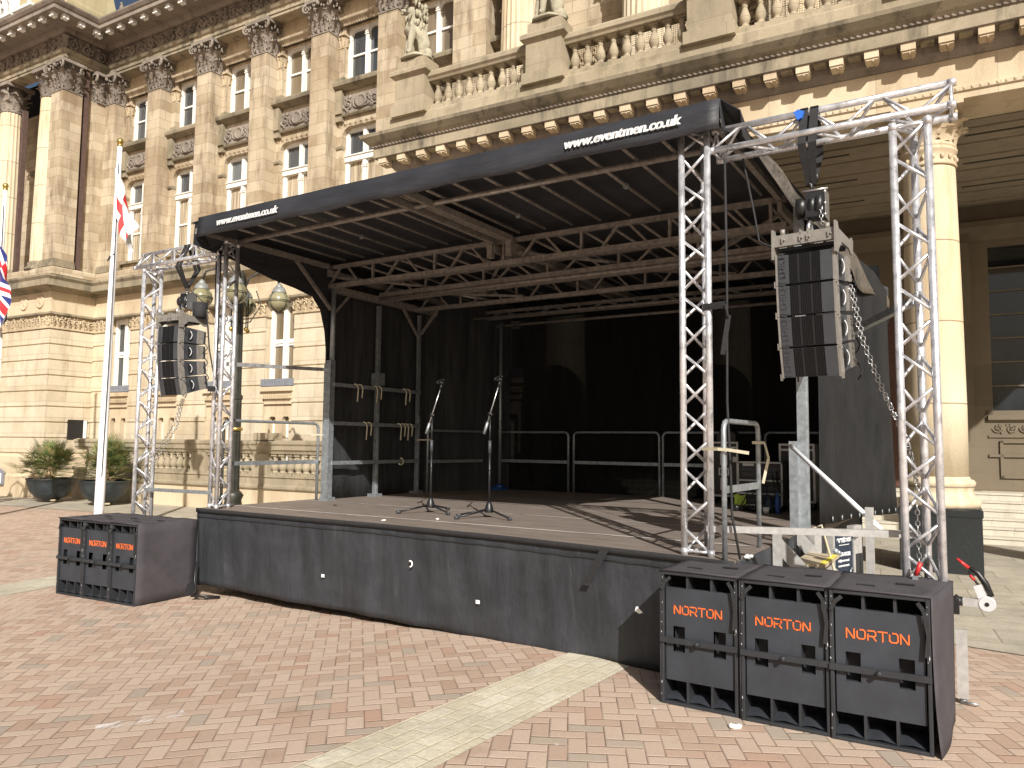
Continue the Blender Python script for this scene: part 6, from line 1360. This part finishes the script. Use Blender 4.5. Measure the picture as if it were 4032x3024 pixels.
# small things on deck and ground
def scrap(c, s_, mat, label, n=5, name='litter', cat='litter'):
    mb = M(); rn = random.Random(int(c[0]*100)); [mb.ball((c[0]+rn.uniform(-s_, s_), c[1]+rn.uniform(-s_, s_), c[2]+rn.uniform(.3, 1)*s_*.5), s_*rn.uniform(.4, .8), 6, (1.2, 1, .6), .4) for _ in range(n)]; return prop(name, mb, mat, label, cat, 'scraps of litter')
scrap((-1.50, 5.62, 1.0), .028, 'litter', 'crumpled white paper on the deck beside the black cable', 6); scrap((-4.9, 6.42, 1.0), .02, 'litter', 'small white scrap on the deck right of the first microphone stand', 3)
scrap((-1.36, 4.72, .12), .03, 'litter', 'crumpled white paper on the bricks in front of the right bass speakers', 6)
scrap((-6.9, 7.0, 1.0), .018, 'case', 'small dark leaf on the deck near the left wall', 3)
scrap((-5.25, 5.98, 1.0), .02, 'litter', 'flat white scrap near the front edge of the deck', 3)
mb = M(); [mb.tube([(-7.80+.03*i, 5.70, .02+.02*i), (-7.66, 5.62-.03*i, .05), (-7.55, 5.66, .03+.01*i), (-7.48, 5.80, .02)], .013, 6) for i in range(3)]; mb.tube([(-7.82, 5.72, .4), (-7.78, 5.68, .2), (-7.7, 5.66, .04)], .013, 6); prop('power_cable', mb, 'black', 'black cables on the bricks between the left bass speakers and the stage', 'cable')
# steps, sign box and outriggers on the right
r = empty('access_steps', (-1.15, 6.9, 0), 'aluminium stage steps with a yellow taped wooden tread', 'steps')
for y in (6.55, 7.25):
    mb = M(); mb.prism([(-1.5, y, .92), (-1.5, y, 1.06), (-.62, y, .16), (-.62, y, .04), (-.72, y, .04)], (0, .03, 0)); mb.build('stringer', 'stepalu', r)
for i, (x, z) in enumerate(((-1.28, .86), (-1.03, .62), (-.80, .36))):
    mb = M(); mb.box(x-.12, x+.13, 6.58, 7.25, z-.025, z); tr_ = mb.build('tread', 'timber', r)
    mb = M(); mb.box(x+.08, x+.125, 6.60, 7.2, z+.001, z+.004); mb.build('yellow_tape', 'yellow', tr_)
mb = M(); mb.box(-1.5, -1.44, 6.35, 6.41, .1, 1.12); mb.build('newel_post', 'stepalu', r); mb = M(); mb.bar((-.80, 6.42, .1), (-.80, 6.42, 1.34), .055, .055); mb.build('newel_post', 'stepalu', r)
mb = M(); mb.tube([(-1.50, 7.05, 1.80), (-.72, 6.42, 1.18)], .019, 10); mb.build('handrail', 'polewhite', r)
r = empty('trailer_control_panel', (-1.18, 7.66, 0), 'dark blue trailer panel with white lettering beside the stage steps', 'panel')
PT = axes((-1.235, 7.50, 0), (.11, .32, 0), (0, 0, 1)); PM = lambda *a: M().box(*a, PT)
PM(0, .34, .35, 1.03, -.04, 0).build('door', 'navy', r)
for a in ((-.03, 0, .30, 1.06, -.05, .012), (.34, .37, .30, 1.06, -.05, .012), (-.06, .40, .26, .35, -.05, .02), (.38, .52, .80, 1.06, -.05, .0), (-.22, -.10, .45, 1.0, -.12, -.06)): PM(*a).build('frame', 'stepalu', r)
for x, z in ((-.01, .86), (.03, .84), (.35, .97)): mb = M(); mb.ball(PT @ V3(x, z, .02), .03, 7, (1.2, .8, 1), .2); mb.build('latch', 'galv', r)
for x, z in ((.05, .62), (.27, .66)): mb = M(); mb.tube([PT @ V3(x, z-.25, .006), PT @ V3(x, z, .012), PT @ V3(x+.03, z+.02, .012), PT @ V3(x+.06, z, .008)], .007, 6); mb.build('latch', 'galv', r)
TT = lambda x, z: axes(PT @ V3(x, z, .003), (.11, .32, 0), (0, 0, 1))
for body, x, z, s_, b_ in (('event', .05, .925, .078, .0024), ('men', .19, .925, .078, .0), ('01675 470 202', .07, .80, .046, .0012), ('info@eventmen.co.uk', .07, .75, .028, .0008), ('www.eventmen.co.uk', .07, .705, .028, .0008)):
    textobj('lettering', body, s_, TT(x, z), 'white', r, .001, b_, 0, .8)
PM(.09, .27, .897, .902, .002, .004).build('underline', 'white', r)
mb = M(); mb.tube([(-1.30, 6.9, 1.10), (-1.25, 7.0, 1.13), (-1.12, 7.05, .6), (-1.16, 7.08, .45)], .012, 6); prop('yellow_pole', mb, 'ivory', 'thin pale yellow pole leaning by the trailer panel', 'pole')
r = empty('trailer_coupling', (-.16, 5.88, .8), 'trailer drawbar with red and black handle sticking out beyond the right bass speakers', 'trailer hitch')
mb = M(); mb.box(-.9, -.21, 5.85, 5.93, .72, .82); mb.lathe((-.21, 5.89, .80), [(.03, -.06), (.042, -.05), (.03, -.03), (.044, -.015), (.03, .0), (.03, .02)], 14, Matrix.Rotation(R(90), 3, 'Y')); mb.build('gaiter', 'black', r)
mb = M(); mb.box(-.19, -.09, 5.865, 5.915, .775, .825); mb.build('drawbar', 'stepalu', r)
mb = M(); mb.lathe((-.055, 5.93, .80), [(.0, 0), (.045, .0), (.05, .01), (.05, .06), (.045, .07)], 20, Matrix.Rotation(R(90), 3, 'X')); mb.bar((-.065, 5.89, .80), (-.105, 5.89, .915), .05, .035, (0, 1, 0)); mb.build('coupling_head', 'plasticgrey', r)
mb = M(); mb.lathe((-.055, 5.862, .80), [(.0, 0), (.013, .0), (.013, .006)], 12, Matrix.Rotation(R(90), 3, 'X')); mb.tube([(-.03, 5.89, .85), (-.06, 5.88, .93), (-.10, 5.88, .99), (-.155, 5.88, 1.03)], [.018, .02, .018, .010], 8); mb.tube([(-.07, 5.89, .88), (-.11, 5.88, .93), (-.15, 5.88, 1.0)], .008, 6); mb.build('lever', 'black', r)
mb = M(); mb.tube([(-.15, 5.87, 1.02), (-.215, 5.87, 1.075)], [.012, .008], 8); mb.tube([(-.145, 5.868, .975), (-.12, 5.868, .945)], .010, 6); mb.build('release_grip', 'red', r)
r = empty('jockey_leg', (-.205, 5.98, 0), 'pale square trailer leg standing behind the right bass speaker', 'trailer leg')
mb = M(); mb.box(-.24, -.175, 5.96, 6.02, .16, .60); mb.build('outer_tube', 'stepalu', r); mb = M(); mb.tube([(-.205, 5.99, .06), (-.205, 5.99, .20)], .022, 10); mb.tube([(-.2, 5.96, .14), (-.12, 5.95, .14)], .008, 8); mb.lathe((-.205, 5.99, .03), [(.05, 0), (.05, .02), (.02, .04)], 12); mb.build('foot', 'galv', r)
mb = M(); mb.tube([(-.425, 5.45, 1.005), (-.395, 5.45, 1.085)], .014, 8); o = prop('ratchet_handle', mb, 'red', 'red handled lever leaning at the foot of the right truss tower', 'lever'); mb = M(); mb.bar((-.445, 5.45, .80), (-.425, 5.45, 1.005), .03, .02); m = mb.build('lever_arm', 'galv', o)
